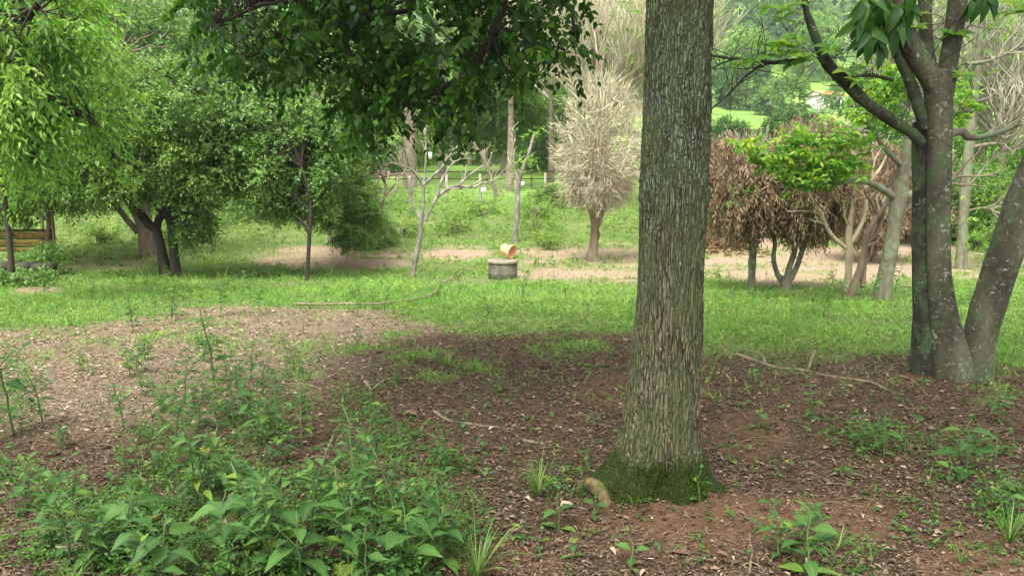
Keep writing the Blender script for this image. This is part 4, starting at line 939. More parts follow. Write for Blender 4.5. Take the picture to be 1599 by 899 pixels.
# hedge and shrubs at the right, behind
def shrub(name, label, u, v, ru, rv, rd, mat, nc=30, nt_=40, L=.09, W=.04, group=None, cat='shrub', dead=False):
    b = G(u, v); Y = float(b[1]); root = thing(name, label, cat, b, group)
    cy = v - rv; c = P(u, cy, Y)
    n = 14; d = rdir(n); d[:, 2] = abs(d[:, 2]) + .2; e = np.array(c) + norm(d) * np.array([px(ru, Y), rd, px(rv, Y)]) * .7
    p1, r1 = arcs(np.repeat(np.array(b)[None], n, 0) + rng.normal(0, .08, (n, 3)) * np.array([1, 1, 0]), e, .03, .008, 6, .08); V, Fq = tubes(p1, r1, 6); part('stems', V, Fq, M['twig_brown'], root, kind='stuff')
    C, D, Mc, vv = clumps([(c, (px(ru, Y), rd, px(rv, Y)), nc, nt_)], sub=.36, shell=.35)
    kp = C[:, 2] > HT(C[:, 0], C[:, 1]) + .02
    V, Fc, vr = sprays(C[kp], D[kp], 9, .35, L, W, .4, T2, .5, vv[kp]); part('foliage', V, Fc, M[mat], root, var=vr, kind='stuff'); return root
shrub('hedge_shrub', 'dark green shrub at the right edge behind the leaning stem', 1575, 388, 60, 60, 1.2, 'dense', 44, 42)
shrub('hedge_shrub', 'dark shrub with bright patches seen between the stems of the right tree', 1520, 380, 40, 62, 1.2, 'bluish', 34, 40)
shrub('hedge_shrub', 'small fresh green bush at the foot of the dark hedge on the right', 1526, 392, 16, 12, .4, 'bright', 10, 20, .08, .04)
shrub('hedge_shrub', 'green hedge bush showing behind the dark left stem of the right tree', 1450, 375, 50, 40, 1.2, 'dense', 30, 34)
shrub('dry_shrub', 'brown withered hedge bush right of the leaning lichened tree', 1420, 378, 40, 75, 1.2, 'dry', 36, 36, .11, .035)
shrub('dry_shrub', 'brown withered bush half hidden behind the furrowed trunk', 1130, 372, 45, 70, 1.2, 'dry', 36, 34, .11, .035)
shrub('dry_shrub', 'large brown withered hedge rising behind the three stemmed withered tree', 1290, 368, 70, 82, 1.4, 'dry', 60, 38, .11, .035)
shrub('weedy_bush', 'rounded leafy bush on the weedy slope behind the bare ground, left of centre', 575, 384, 34, 20, .8, 'bluish', 14, 28)
shrub('weedy_bush', 'leafy bush at the left behind the two black stems', 320, 352, 60, 22, 1.2, 'bluish', 24, 26)
shrub('weedy_bush', 'dark green bush beside the end of the wire fence post', 868, 322, 34, 14, 1.0, 'dense', 16, 26)
# small feather palm
def frond(parent, o, az, L, drop, nl, ll, mat, w=.02, up=.8, name='frond'):
    t = np.linspace(0, 1, 12); hz = L * t * .85; z = up * L * t * .9 - drop * L * t ** 2
    pts = np.stack([o[0] + np.cos(az) * hz, o[1] + np.sin(az) * hz, o[2] + z], -1)
    V1, F1 = tubes(pts, np.linspace(w * .5, w * .12, 12), 4)
    tt = np.linspace(.12, 1, nl); pp = np.stack([np.interp(tt, t, pts[:, k]) for k in range(3)], -1); tg = norm(np.gradient(pp, axis=0))
    sd_ = norm(np.cross(tg, np.array([0, 0, 1.]))); V_, F_ = [], []
    for sgn in (1, -1):
        d = norm(tg * .7 + sd_ * sgn * .8 + np.array([0, 0, -.45]) + rng.normal(0, .08, tg.shape))
        Ll = ll * np.sin(np.pi * (tt * .85 + .12)) + .05
        V_.append(leaves(pp, d, norm(np.cross(d, sd_) + rng.normal(0, .2, d.shape)), Ll, Ll * .07 + .006, T2)); 
    o_ = part(name, V1, F1, M['stem'], parent)
    V, Fc = join([(q[0], q[1]) for q in V_]); 
    off = np.array(parent.location[:]); lf = add('leaflets', mesh_data('leaflets', V - off, Fc, M[mat], np.concatenate([q[2] for q in V_])), o_, 'stuff'); return o_
def palm(label, u, v, H_, tr, nf, L, mat='bluish', drop=.9, up=.75, name='palm', group=None, y=None):
    b = G(u, v) if y is None else np.array([P(u, 300, y)[0], y, HT(P(u, 300, y)[0], y)]); root = thing(name, label, 'palm', b, group)
    if H_ > .6:
        K = 16; t = np.linspace(0, 1, K); pts = np.stack([b[0] + .1 * np.sin(t * 2), b[1] + 0 * t, b[2] - .1 + t * H_], -1)
        rr = tr * (1 - .25 * t) * (1 + .05 * (np.arange(K) % 2)); V, Fq = tubes(pts, rr, 14, .08); part('trunk', V, Fq, M['palm_bark'], root, smooth=True)
    for i in range(nf):
        frond(root, (b[0], b[1], b[2] + H_), i * 2.4 + random.uniform(-.3, .3), L * random.uniform(.8, 1.1), drop * random.uniform(.7, 1.3), 34, L * .34, mat, w=L * .02, up=up * random.uniform(.5, 1.3))
    return root
palm('small feathery palm with arching fronds right of the bushy tree, left of centre', 575, 380, .5, .05, 12, 1.1, up=1.1)
palm('tall palm with a thick peeling brown trunk behind the hanging leaves', 640, 250, 7.6, .34, 16, 3.0, 'bluish', y=38)
palm('tall palm with light fronds left of the thick trunked palm', 515, 250, 6.0, .22, 15, 2.6, 'bluish', y=34)
palm('tall palm with hanging fronds behind the right end of the hanging leaves', 795, 250, 6.3, .15, 15, 2.6, 'bluish', y=36)
palm('palm with pale straight trunk right of the thick trunked palm', 690, 245, 7.4, .22, 15, 2.8, 'bluish', y=42)
# ------------------------------------------------------------------ background trees beyond the fence
def far_tree(u, y, H_, rw, mat, label, name='broadleaf_tree', L=.30, nc=46, nt_=26, trunkw=.16, bark='bark_brown', crown_z=.55, base=None, group=None, tl=.8):
    x = P(u, 300, y)[0]; b = np.array([x, y, float(HT(x, y))]); root = thing(name, label, 'tree', b, group)
    t = np.linspace(0, 1, 8); pts = np.stack([b[0] + .2 * np.sin(t * 3 + u), b[1] + 0 * t, b[2] - .2 + t * H_ * .75], -1)
    V, Fq = tubes(pts, trunkw * (1.1 - .8 * t), 10, .12); part('trunk', V, Fq, M[bark], root, smooth=True)
    c = b + np.array([0, 0, H_ * crown_z + H_ * .1]); r = (rw, rw * .9, H_ * (1 - crown_z) * .95)
    C, D, Mc, vv = clumps([(c, r, nc, nt_)], sub=.30, shell=.5)
    nb = nearest(pts[3:], Mc); p1, r1 = arcs(nb, Mc, trunkw * .3, .02, 6, .08, .05); V, Fq = tubes(p1, r1, 5); part('branches', V, Fq, M[bark], root, kind='stuff')
    kp = C[:, 2] > HT(C[:, 0], C[:, 1]) + .2
    V, Fc, vr = sprays(C[kp], D[kp], 8, tl, L, L * .5, .4, T2, .5, vv[kp]); part('crown', V, Fc, M[mat], root, var=vr, kind='stuff'); return root
far_tree(850, 48, 4.6, 2.2, 'dense', 'round dark green tree on the lawn behind the thin pale sapling', crown_z=.45, L=.2, nt_=34)
far_tree(790, 44, 5.2, 1.7, 'dense', 'dark green tree on the lawn with a straight pale trunk', crown_z=.6, bark='palm_bark', L=.2)
far_tree(730, 50, 7, 2.4, 'bright', 'light green tree on the lawn between the palms', L=.24)
far_tree(590, 46, 5.2, 3.0, 'rosette_far', 'yellow green leafy tree above the left end of the wire fence', crown_z=.38, L=.22, nt_=32)
far_tree(560, 60, 10, 5, 'dense', 'big dark tree at the back, left of the palms')
far_tree(700, 75, 14, 6, 'hill_leaf', 'tall green tree high on the slope behind the palms', L=.45)
far_tree(450, 30, 6.2, 3.2, 'bluish', 'leafy tree behind the slim young tree', crown_z=.4, L=.2, nt_=34)
far_tree(330, 34, 8.5, 3.6, 'bluish', 'tall soft green tree behind the spreading dark crown', L=.24, nt_=34)
far_tree(210, 30, 8, 2.8, 'bluish', 'green tree with a visible dark fork above the spreading crown', L=.2, nt_=30)
far_tree(60, 32, 10, 4, 'dense', 'tall green tree behind the willowy tree at the left edge', L=.24, nt_=34)
far_tree(120, 45, 8, 4.2, 'dense', 'wide green tree far behind the ochre boards', crown_z=.4, L=.28)
far_tree(-60, 40, 9, 4.2, 'dense', 'green tree beyond the left edge behind the boards', crown_z=.4, L=.28)
far_tree(1135, 62, 2.2, 2.0, 'hill_leaf', 'low green tree at the lower edge of the pasture right of the furrowed trunk', crown_z=.35, L=.26)
far_tree(1235, 58, 3.0, 2.2, 'hill_leaf', 'green tree in front of the white house', crown_z=.35, L=.26)
far_tree(1375, 55, 5.6, 2.6, 'bluish', 'soft green tree right of the white house', crown_z=.35, L=.26)
far_tree(1420, 48, 10, 4.2, 'hill_leaf', 'tall green tree behind the fork of the right tree', crown_z=.4, L=.28)
far_tree(1530, 40, 8.5, 3.8, 'bluish', 'green tree behind the tangled bare branches at right', crown_z=.35, L=.24)
far_tree(1620, 38, 9, 4.0, 'rosette_far', 'yellow green tree at the right edge behind the hedge', crown_z=.35, L=.24)
far_tree(1150, 150, 13, 5, 'bright', 'light green tree standing at the top of the bright pasture', L=.5, crown_z=.4, tl=1.2)
far_tree(1225, 200, 17, 7, 'hill_leaf', 'green tree on the hillside above the small white house', L=.6, crown_z=.4, tl=1.4)
far_tree(1400, 135, 15, 7, 'hill_leaf', 'green tree on the hillside above the larger white house', L=.6, crown_z=.4, tl=1.4)
far_tree(1160, 130, 8, 4.5, 'hill_leaf', 'green tree half way up the pasture by the furrowed trunk', L=.45, crown_z=.35, tl=1.1)
far_tree(1215, 118, 5.5, 3.6, 'bluish', 'small round tree between the two white houses', L=.4, crown_z=.35, tl=1)
far_tree(1330, 120, 9, 4.5, 'bluish', 'fresh green tree just right of the larger white house', L=.4, crown_z=.35, tl=1)
far_tree(1262, 190, 14, 6, 'bright', 'light green tree on the slope straight above the white houses', L=.6, crown_z=.35, tl=1.3)
far_tree(650, 52, 4.6, 3.2, 'rosette_far', 'yellow green bushy tree low behind the thick trunked palm', crown_z=.25, L=.26)
far_tree(765, 55, 5.2, 3.2, 'dense', 'dark leafy tree low behind the lawn, left of the thin pale sapling', crown_z=.25, L=.26)
far_tree(885, 58, 6.5, 3.6, 'bluish', 'soft green tree behind the left side of the twig ball tree', crown_z=.25, L=.28)
far_tree(500, 44, 5.5, 3.0, 'bluish', 'leafy tree low behind the slim young tree, at the back of the slope', crown_z=.25, L=.25)
far_tree(705, 62, 6.5, 3.8, 'hill_leaf', 'green tree at the far edge of the lawn between the pale palms', crown_z=.25, L=.3)
# beige leafless trees behind
def far_bare(u, y, H_, rw, label, n=7000, z0=.25, leafn=0, tw='twig_pale'):
    x = P(u, 300, y)[0]; b = np.array([x, y, float(HT(x, y))]); root = thing('leafless_tree', label, 'tree', b)
    t = np.linspace(0, 1, 8); pts = np.stack([b[0] + 0 * t, b[1] + 0 * t, b[2] - .2 + t * H_ * .35], -1); V, Fq = tubes(pts, .16 * (1.1 - .5 * t), 10, .12); part('trunk', V, Fq, M['bark_brown'], root)
    c = b + np.array([0, 0, H_ * .6]); rad = np.array([rw, rw, H_ * .42]); d = rdir(40); d[:, 2] = abs(d[:, 2]) - .2
    p1, r1 = arcs(np.repeat(pts[-1][None], 40, 0), c + norm(d) * rad * .75, .07, .02, 8, .05)
    p2, r2 = sprout(p1, r1, 500, H_ * .22, .55, 6, .35, rr=.6, curl=.12); r2 = np.maximum(r2, .012)
    p3, r3 = sprout(p2, r2, n, H_ * .12, .6, 4, .35, rr=.6, curl=.12); r3 = np.maximum(r3, y * .00020)
    part('limbs', *join([tubes(p1, r1, 5, cap=False), tubes(p2[:, ::2], r2[:, ::2], 3, cap=False)]), M[tw], root, kind='stuff'); part('twigs', *slivers(np.concatenate([p3[:, [0, 2]], p3[:, [1, 3]]]), y * .00062), M[tw], root, kind='stuff')
    if leafn:
        k = rng.integers(0, n, leafn); V, Fc, vr = sprays(p3[k, 2], rdir(leafn), 7, .5, .16, .08, .4); part('crown', V, Fc, M['bright'], root, var=vr, kind='stuff')
far_bare(940, 30, 9.2, 3.4, 'tall hazy beige leafless tree behind the ball of twigs', 7800, leafn=500)
far_bare(860, 40, 12, 4.2, 'beige leafless tree behind the right end of the hanging leaves', 5400, leafn=500)
far_bare(1010, 38, 10.5, 3.6, 'beige leafless tree hidden in part by the furrowed trunk', 4800, leafn=400)
far_bare(270, 40, 13, 4.4, 'beige leafless tree between the top left crowns', 5400)
far_bare(150, 36, 11, 3.6, 'beige leafless tree behind the willowy tree', 4800, leafn=200)
far_bare(30, 44, 13, 4, 'beige leafless tree at the top left corner', 3600)
far_bare(1440, 34, 8.5, 3.4, 'grey leafless tree behind the stems of the right tree', 3600, leafn=700, tw='twig_grey')
far_bare(1560, 30, 7.6, 3.2, 'pale tangled leafless tree at the upper right edge', 4800, leafn=500, tw='twig_grey')
far_bare(1190, 27, 3.0, 2.0, 'brown grey leafless thicket tree above the withered trees', 3600, tw='twig_grey')
far_bare(1300, 28, 3.4, 2.2, 'grey leafless tree behind the lime green leaves', 3000, leafn=300, tw='twig_grey')
# forest that reads as one mass on the far hill
def forest():
    n = 1300; y = np.exp(rng.uniform(np.log(120), np.log(420), n)); x = rng.uniform(-.8, .85, n) * y
    u, v = proj(np.stack([x, y, HT(x, y)], -1))
    keep = (v < 112) | ((u < 1080) & (y > 95)); x, y = x[keep], y[keep]
    n = len(x); k = 60
    q = rdir(n * k).reshape(n, k, 3); q[..., 2] = np.abs(q[..., 2]) * 1.1 - .1
    s = rng.uniform(4, 8, n)[:, None, None] * np.array([1, 1, 1.15]) * rng.uniform(.8, 1.05, (n, k, 1))
    c = np.stack([x, y, HT(x, y) + 3], -1)[:, None] + q * s
    c = c.reshape(-1, 3); d = norm(q.reshape(-1, 3) * .5 + rdir(len(c)) * .6 + np.array([0, 0, -.4])); L = rng.uniform(1.0, 1.9, len(c)) * np.repeat(y / 200, k) ** .5
    var = np.clip(np.repeat(rng.random(n), k) * .75 + rng.random(n * k) * .25, 0, 1)
    V, Fc, vr = leaves(c, d, q.reshape(-1, 3) + rng.normal(0, .4, c.shape), L * 1.7, L, T2, var); part('far_forest', V, Fc, M['hill_leaf'], var=vr, kind='stuff')
    tag(bpy.data.objects['far_forest'], 'wooded hillside in the distance at the top of the picture', 'forest')
forest()
# ------------------------------------------------------------------ built things
def box(c, s, rz=0.0, jit=.0):
    v = np.array([[x, y, z] for x in (-.5, .5) for y in (-.5, .5) for z in (-.5, .5)]) * np.array(s) + rng.normal(0, 1, (8, 3)) * jit
    a, b = math.cos(rz), math.sin(rz); v = np.stack([v[:, 0] * a - v[:, 1] * b, v[:, 0] * b + v[:, 1] * a, v[:, 2]], -1) + np.array(c)
    return v, np.array([[0, 1, 3, 2], [4, 6, 7, 5], [0, 4, 5, 1], [2, 3, 7, 6], [0, 2, 6, 4], [1, 5, 7, 3]])
def lathe(c, prof, n=48, jit=0.0):
    prof = np.array(prof, float); th = np.arange(n) * 2 * np.pi / n; k = len(prof)
    V = np.stack([c[0] + prof[:, None, 0] * np.cos(th), c[1] + prof[:, None, 0] * np.sin(th), c[2] + prof[:, None, 1] + 0 * th], -1)
    if jit: V += (fbm(V[..., 0] * 20, V[..., 1] * 20, V[..., 2] * 20, s=99)[..., None] - .5) * jit
    i, j = np.meshgrid(np.arange(k - 1), np.arange(n), indexing='ij'); a = (i * n + j).ravel(); b = (i * n + (j + 1) % n).ravel()
    return V.reshape(-1, 3), np.stack([a, b, b + n, a + n], -1)
def well():
    b = G(785, 437); Y = float(b[1]) + .28; r = px(22.5, Y); H_ = px(24, Y)
    root = thing('concrete_well', 'round weathered concrete well ring with a flat lid with a hole in it', 'well', (b[0], Y, b[2]))
    V, Fq = lathe((b[0], Y, b[2]), [(r * .8, -.1), (r, -.1), (r, H_ * .3), (r * 1.01, H_ * .33), (r, H_ * .36), (r, H_ * .95), (r * .97, H_), (r * .8, H_), (r * .8, 0)], 48, .012); part('ring', V, Fq, M['concrete'], root, smooth=True)
    V, Fq = lathe((b[0], Y, b[2] + H_ + .003), [(.001, 0), (r * 1.05, 0), (r * 1.07, .015), (r * 1.065, .045), (r * 1.03, .06), (r * .34, .065), (r * .33, .03), (.001, .03)], 48, .008); part('lid', V, Fq, M['lid'], root)
    V, Fq = lathe((b[0], Y, b[2] + H_ + .036), [(.001, 0), (r * .325, 0), (r * .32, .012), (.001, .012)], 32); part('lid_hole_shade', V, Fq, M['hole'], root)  # solid dark disc; the shade of the opening is its colour
    # pot lying on its side on the lid
    L = px(19, Y); R1 = px(10.5, Y); prof = [(0.001, 0), (R1 * .72, 0), (R1 * .76, .01), (R1 * .95, L * .8), (R1 * 1.08, L * .82), (R1 * 1.12, L), (R1 * 1.0, L), (R1 * .88, L * .8), (R1 * .68, .03), (.001, .03)]
    V, Fq = lathe((0, 0, 0), prof, 40)
    p = thing('orange_pot', 'orange flowerpot lying tipped on the well lid', 'pot', (b[0] - px(-2, Y), Y + r * .45, b[2] + H_ + .08 + R1 * 1.0))
    rot = Matrix.Rotation(R(-32), 3, 'Z') @ Matrix.Rotation(R(104), 3, 'Y'); ra = np.array(rot)
    V = (V - np.array([0, 0, L * .5])) @ ra.T; o = add('pot_body', mesh_data('pot_body', V, Fq, M['clay'], smooth=True), p)
    dz = float(V[:, 2].min()); p.location.z = b[2] + H_ + .003 + .062 - dz
    p.location.x = b[0] + px(7, Y)
    d = np.array([[0, 0, .031]]) 
    for k in range(3):
        a = k * 2.09; hv, hf = lathe((R1 * .35 * math.cos(a), R1 * .35 * math.sin(a), -.003), [(.001, 0), (R1 * .11, 0), (R1 * .11, .002), (.001, .002)], 12)
        add('drain_hole_shade', mesh_data('drain_hole_shade', (hv - np.array([0, 0, L * .5])) @ ra.T, hf, M['hole']), p)  # closed black discs, shade of the drain openings painted on
well()
def wire_fence():
    ps = [(440, 308), (510, 309), (587, 310), (640, 311), (698, 312), (750, 313), (806, 313), (851, 312)]
    yy = 31.5
    X = [P(u, 300, yy)[0] for u, _ in ps]; b = np.array([X[0], yy, float(HT(X[0], yy))]); root = thing('wire_fence', 'low wire mesh fence on grey posts crossing the slope behind the weeds', 'fence', b)
    tops = []
    for i, x in enumerate(X):
        z = float(HT(x, yy)); h = 1.15 + random.uniform(-.08, .12); pts = np.array([[x + random.uniform(-.04, .04), yy, z + h], [x, yy, z + h * .5], [x, yy, z - .15]])[::-1]
        V, Fq = tubes(pts, [.055, .05, .045], 8, .15); part('post', V, Fq, M['greypost'], root, smooth=True); tops.append((x, yy, z))
    tops = np.array(tops); A = []
    for h in (.12, .30, .48, .66, .84): A.append(tops + np.array([0, -.06, h]))
    V, Fq = tubes(np.array(A), np.full((5, len(tops)), .007), 4); part('wire', V, Fq, M['wire'], root, kind='stuff')
    S_ = []
    for x in np.arange(X[0], X[-1], .28):
        z = float(np.interp(x, tops[:, 0], tops[:, 2])); S_.append([[x, yy - .06, z + .1], [x + .01, yy - .06, z + .45], [x, yy - .06, z + .84]])
    V, Fq = tubes(np.array(S_), np.full((len(S_), 3), .004), 3); part('mesh_wire', V, Fq, M['wire'], root, kind='stuff')
    # second darker rail fence further back
    y2 = 37.0; xs = [P(u, 300, y2)[0] for u in (560, 620, 690, 760, 830, 890)]; z2 = [float(HT(x, y2)) for x in xs]; b2 = thing('rail_fence', 'dark low rail fence along the far edge of the lawn', 'fence', (xs[0], y2, z2[0]))
    for x, z in zip(xs, z2): V, Fq = tubes(np.array([[x, y2, z - .1], [x, y2, z + .4], [x, y2, z + .85]]), [.05] * 3, 6); part('post', V, Fq, M['oldwood'], b2)
    for h in (.45, .78):
        V, Fq = tubes(np.array([[x, y2 - .06, z + h] for x, z in zip(xs, z2)]), [.026] * 6, 6); part('rail', V, Fq, M['twig_dark'], b2)
    for (u, v, w_, h_, lb) in ((755, 297, 8, 7, 'small white board hanging on the wire fence left of the pale sapling'), (816, 287, 5, 6, 'small white tag on the wire fence right of the pale sapling'), (672, 243, 5, 10, 'narrow white plate hanging among the twigs of the pale leafless tree')):
        c = P(u, v, yy - .13); t = thing('sign_board', lb, 'sign', c); V, Fq = box(c, (px(w_, yy), .02, px(h_, yy)), .1); part('panel', V, Fq, M['white'], t)
        V, Fq = tubes(np.array([c + [0, .01, px(h_, yy) * .4], c + [0, .03, px(h_, yy) * .8], c + [0, .06, px(h_, yy) * 1.2]]), [.006] * 3, 5); part('hook', V, Fq, M['wire'], t)
wire_fence()
def boards():
    b = G(12, 412); Y = float(b[1]) - .3; root = thing('board_fence', 'ochre wooden board fence with rough posts at the left edge', 'fence', (P(40, 400, Y)[0], Y, HT(P(40, 400, Y)[0], Y)))
    for (v, h, m_) in ((360, 4, 'board_dark'), (367, 8, 'board'), (373, 3, 'board_dark'), (379, 7, 'board'), (384.5, 3, 'board_dark'), (390, 6, 'board')):
        for u0, u1 in ((-90, 20), (20, 84)):
            c = P((u0 + u1) / 2, v, Y + .02 + (.02 if m_ == 'board_dark' else 0)); V, Fq = box(c, (px(u1 - u0 - 1, Y), .03, px(h, Y)), random.uniform(-.01, .01), .003); part('board', V, Fq, M[m_], root)
    for pix, w_ in (([(9, 300), (12, 350), (17, 414)], 8), ([(72, 305), (76, 350), (70, 400)], 7), ([(80, 330), (84, 365), (84, 398)], 5)):
        V, Fq, sp = limb([(u, v, w_) for u, v in pix], Y - .08, 6, 8, .15); part('post', V, Fq, M['oldwood'], root, smooth=True)
    V, Fq, sp = limb([(30, 362, 2.5), (55, 350, 2.5), (78, 338, 2.5)], Y - .05, 6, 6); part('brace', V, Fq, M['oldwood'], root)
    b = G(40, 436); Y = float(b[1]); x0, x1 = P(-120, 430, Y)[0], P(86, 430, Y)[0]; zb = float(HT(0, Y))
    w_ = thing('low_wall', 'low dark mossy masonry wall at the left edge in front of the ochre boards', 'wall', ((x0 + x1) / 2, Y, float(HT(x0 * .5 + x1 * .5, Y))))
    k = 0
    for row in range(2):
        x = x0 + (row % 2) * -.2
        while x < x1 - .05:
            L = random.uniform(.36, .5); L = min(L, x1 - x); z = float(HT(x + L / 2, Y)); V, Fq = box((x + L / 2, Y + random.uniform(-.008, .008), z - .03 + .19 * row + .09), (L - .012, .26, .178), random.uniform(-.01, .01), .006); part('block', V, Fq, M['wall'], w_); x += L
    shrub('creeper', 'dark green creeper spilling over the end of the low wall', 76, 428, 17, 18, .35, 'dense', 12, 24, .06, .035, cat='plant')
    shrub('creeper', 'green vines hanging over the left part of the low wall', 22, 426, 34, 14, .3, 'weed_far', 12, 22, .06, .035, cat='plant')
    shrub('silvery_plant', 'low plant with pale arching leaves on the soil in front of the low wall', 40, 446, 34, 9, .35, 'bluish', 8, 16, .10, .06, cat='plant')
boards()
def house(u, v, wm, hm, dm, label, rz, roof=True):
    b = G(u, v); root = thing('house', label, 'house', b); z = b[2]
    V, Fq = box((b[0], b[1], z + hm / 2 - .3), (wm, dm, hm + .6), rz); wl = part('wall', V, Fq, M['white'], root)
    a, s = math.cos(rz), math.sin(rz); L = lambda p: (b[0] + p[0] * a - p[1] * s, b[1] + p[0] * s + p[1] * a, z + p[2])
    o = .4; rh = wm * .2
    pr = np.array([L(p) for p in ((-wm / 2 - o, -dm / 2 - o, hm), (wm / 2 + o, -dm / 2 - o, hm), (wm / 2 + o, dm / 2 + o, hm), (-wm / 2 - o, dm / 2 + o, hm), (-wm / 2 - o, 0, hm + rh), (wm / 2 + o, 0, hm + rh), (-wm / 2 - o, -dm / 2 - o, hm + .18), (wm / 2 + o, -dm / 2 - o, hm + .18), (wm / 2 + o, dm / 2 + o, hm + .18), (-wm / 2 - o, dm / 2 + o, hm + .18))])
    part('roof', pr, np.array([[6, 7, 5, 4], [8, 9, 4, 5], [0, 1, 7, 6], [2, 3, 9, 8], [0, 6, 4, 4], [1, 5, 7, 7], [3, 4, 9, 9], [2, 8, 5, 5], [3, 2, 1, 0]])[[0, 1, 2, 3, 8]], M['roof'], root)
    g = np.array([L(p) for p in ((-wm / 2, -dm / 2, hm), (-wm / 2, dm / 2, hm), (-wm / 2, 0, hm + rh * .92), (wm / 2, -dm / 2, hm), (wm / 2, dm / 2, hm), (wm / 2, 0, hm + rh * .92))]); part('gable', g, np.array([[0, 2, 1], [3, 4, 5]]), M['white'], root)
    for x in (-wm * .3, wm * .28):
        c = L((x, -dm / 2 - .02, hm * .55)); V, Fq = box(c, (1.0, .06, 1.1), rz); wi = part('window', V, Fq, M['glass_dark'], root)
    c = L((0, -dm / 2 - .02, 1.05)); V, Fq = box(c, (.9, .06, 2.1), rz); part('door', V, Fq, M['oldwood'], root)
house(1287, 172, 5.0, 2.6, 4, 'white house with an orange tiled roof on the slope seen past the mossy limb', .35)
house(1190, 163, 3.0, 2.2, 3, 'small white house just right of the furrowed trunk at the edge of the pasture', -.2)
house(128, 300, 2.4, 2.4, 3, 'bit of a pale house showing through the leaves behind the boards at left', .1)
# ------------------------------------------------------------------ fallen branches and roots on the ground
def stick(label, pix, w0, w1, name='fallen_branch', mat='stick', forks=(), lift=.0, up=0.0):
    pts = []
    for i, (u, v) in enumerate(pix): p = G(u, v); wdt = w0 + (w1 - w0) * i / (len(pix) - 1); r_ = px(wdt, p[1]) / 2; p[2] += r_ * .7 + up + lift * math.sin(math.pi * i / (len(pix) - 1)); pts.append(list(p) + [r_])
    root = thing(name, label, 'branch', pts[0][:3]); sp = spline(pts, 8); V, Fq = tubes(sp[:, :3], sp[:, 3], 9, .22); part('wood', V, Fq, M[mat], root, smooth=True)
    for f in forks:
        q = []
        for i, (u, v, wdt, lf) in enumerate(f): p = G(u, v); p[2] += lf; q.append(list(p) + [px(wdt, p[1]) / 2])
        sp = spline(q, 6); V, Fq = tubes(sp[:, :3], sp[:, 3], 7, .2); part('side_twig', V, Fq, M[mat], root, smooth=True)
stick('long thin pale branch lying along the edge of the grass left of centre', [(460, 481), (500, 482), (540, 481), (590, 481), (630, 476), (660, 471), (680, 463), (687, 450), (705, 440), (724, 428)], 4.0, 2.4, up=.05)
stick('thick pale curved stick on the dark soil left of the furrowed trunk', [(678, 644), (695, 655), (712, 660), (745, 664), (775, 668), (803, 671)], 5, 3)
stick('short curved pale root lying beside the small weed tuft', [(570, 598), (577, 606), (580, 617)], 6, 4)
stick('hooked grey branch arching right from the small weed tuft', [(583, 609), (592, 601), (604, 593), (622, 591), (645, 592)], 5, 2.5)
stick('straight thin stick among the seedlings in the left foreground', [(487, 581), (505, 565), (523, 553), (538, 543)], 2.5, 1.5)
stick('slender stick under the tall weed at left', [(445, 601), (470, 600), (490, 604), (502, 608)], 3.5, 2)
stick('thin stick pointing at the foot of the furrowed trunk from the left', [(885, 650), (910, 649), (930, 654), (958, 661)], 3.5, 2)
stick('arched root left of the furrowed trunk at mid height', [(885, 573), (900, 569), (920, 571), (942, 577), (975, 576)], 3.5, 3, mat='bark_root')
stick('broken twig between leaf scraps in the middle foreground', [(855, 638), (872, 625), (890, 618), (912, 610)], 2.5, 1.2)
stick('long dark branch on the soil between the two large trees', [(1150, 555), (1185, 567), (1215, 576), (1250, 579), (1290, 588), (1340, 595), (1365, 600), (1385, 610), (1406, 617)], 6, 4, forks=([(1262, 580, 4, .01), (1266, 572, 4, .05), (1272, 565, 3, .10)], [(1196, 570, 4, .01), (1188, 562, 3, .05), (1170, 553, 2.5, .03)]))
stick('thin bent stick right of the long dark branch', [(1405, 587), (1420, 592), (1435, 603), (1448, 618)], 3, 2)
stick('short pale stick close right of the furrowed trunk', [(1125, 541), (1133, 550), (1141, 562)], 3.5, 2.5)
stick('small grey stick near the foot of the multi stemmed tree', [(1494, 607), (1503, 604), (1513, 599)], 3, 2)
stick('stubby dark log piece left of the mossy foot', [(818, 690), (832, 692), (848, 694)], 7, 6, mat='oldwood')
stick('tan twig below the yellow leaf near the mossy foot', [(868, 795), (885, 791), (905, 793), (920, 796)], 4, 2.5)
stick('forked pale twig in the bottom right foreground', [(1170, 899), (1172, 880), (1174, 862), (1170, 840)], 5, 3, forks=([(1172, 880, 3, .01), (1185, 886, 2.5, .01), (1196, 893, 2, .0)], [(1172, 882, 3, .01), (1160, 885, 2, .01), (1152, 890, 1.5, .0)]))
stick('straight twig crossing bare red soil at lower right', [(1235, 796), (1260, 797), (1286, 801)], 3, 2)
stick('second twig crossing bare red soil, sloping down right', [(1212, 806), (1232, 820), (1256, 836)], 3, 1.5)
stick('curved thin root emerging right of the mossy foot', [(1130, 750), (1150, 753), (1170, 762), (1186, 775)], 3, 1.5, mat='bark_root')
stick('crooked twig right of the leafy clump in the foreground', [(722, 700), (728, 715), (740, 724), (757, 739)], 3, 2)
stick('thin dark stick at the right of the bare soil', [(1555, 625), (1575, 630), (1598, 636)], 4, 3, mat='oldwood')
stick('small stick on the pale litter near the top edge of the grass, left', [(130, 516), (138, 516), (146, 517)], 2.5, 2)
stick('dead twig lying in the grass at the right', [(1403, 452), (1440, 455), (1475, 453)], 2.5, 2, up=.05, mat='oldwood')
stick('long dry root across the bare ground beyond the right tree', [(1485, 418), (1510, 420), (1532, 424)], 4, 2, mat='oldwood')
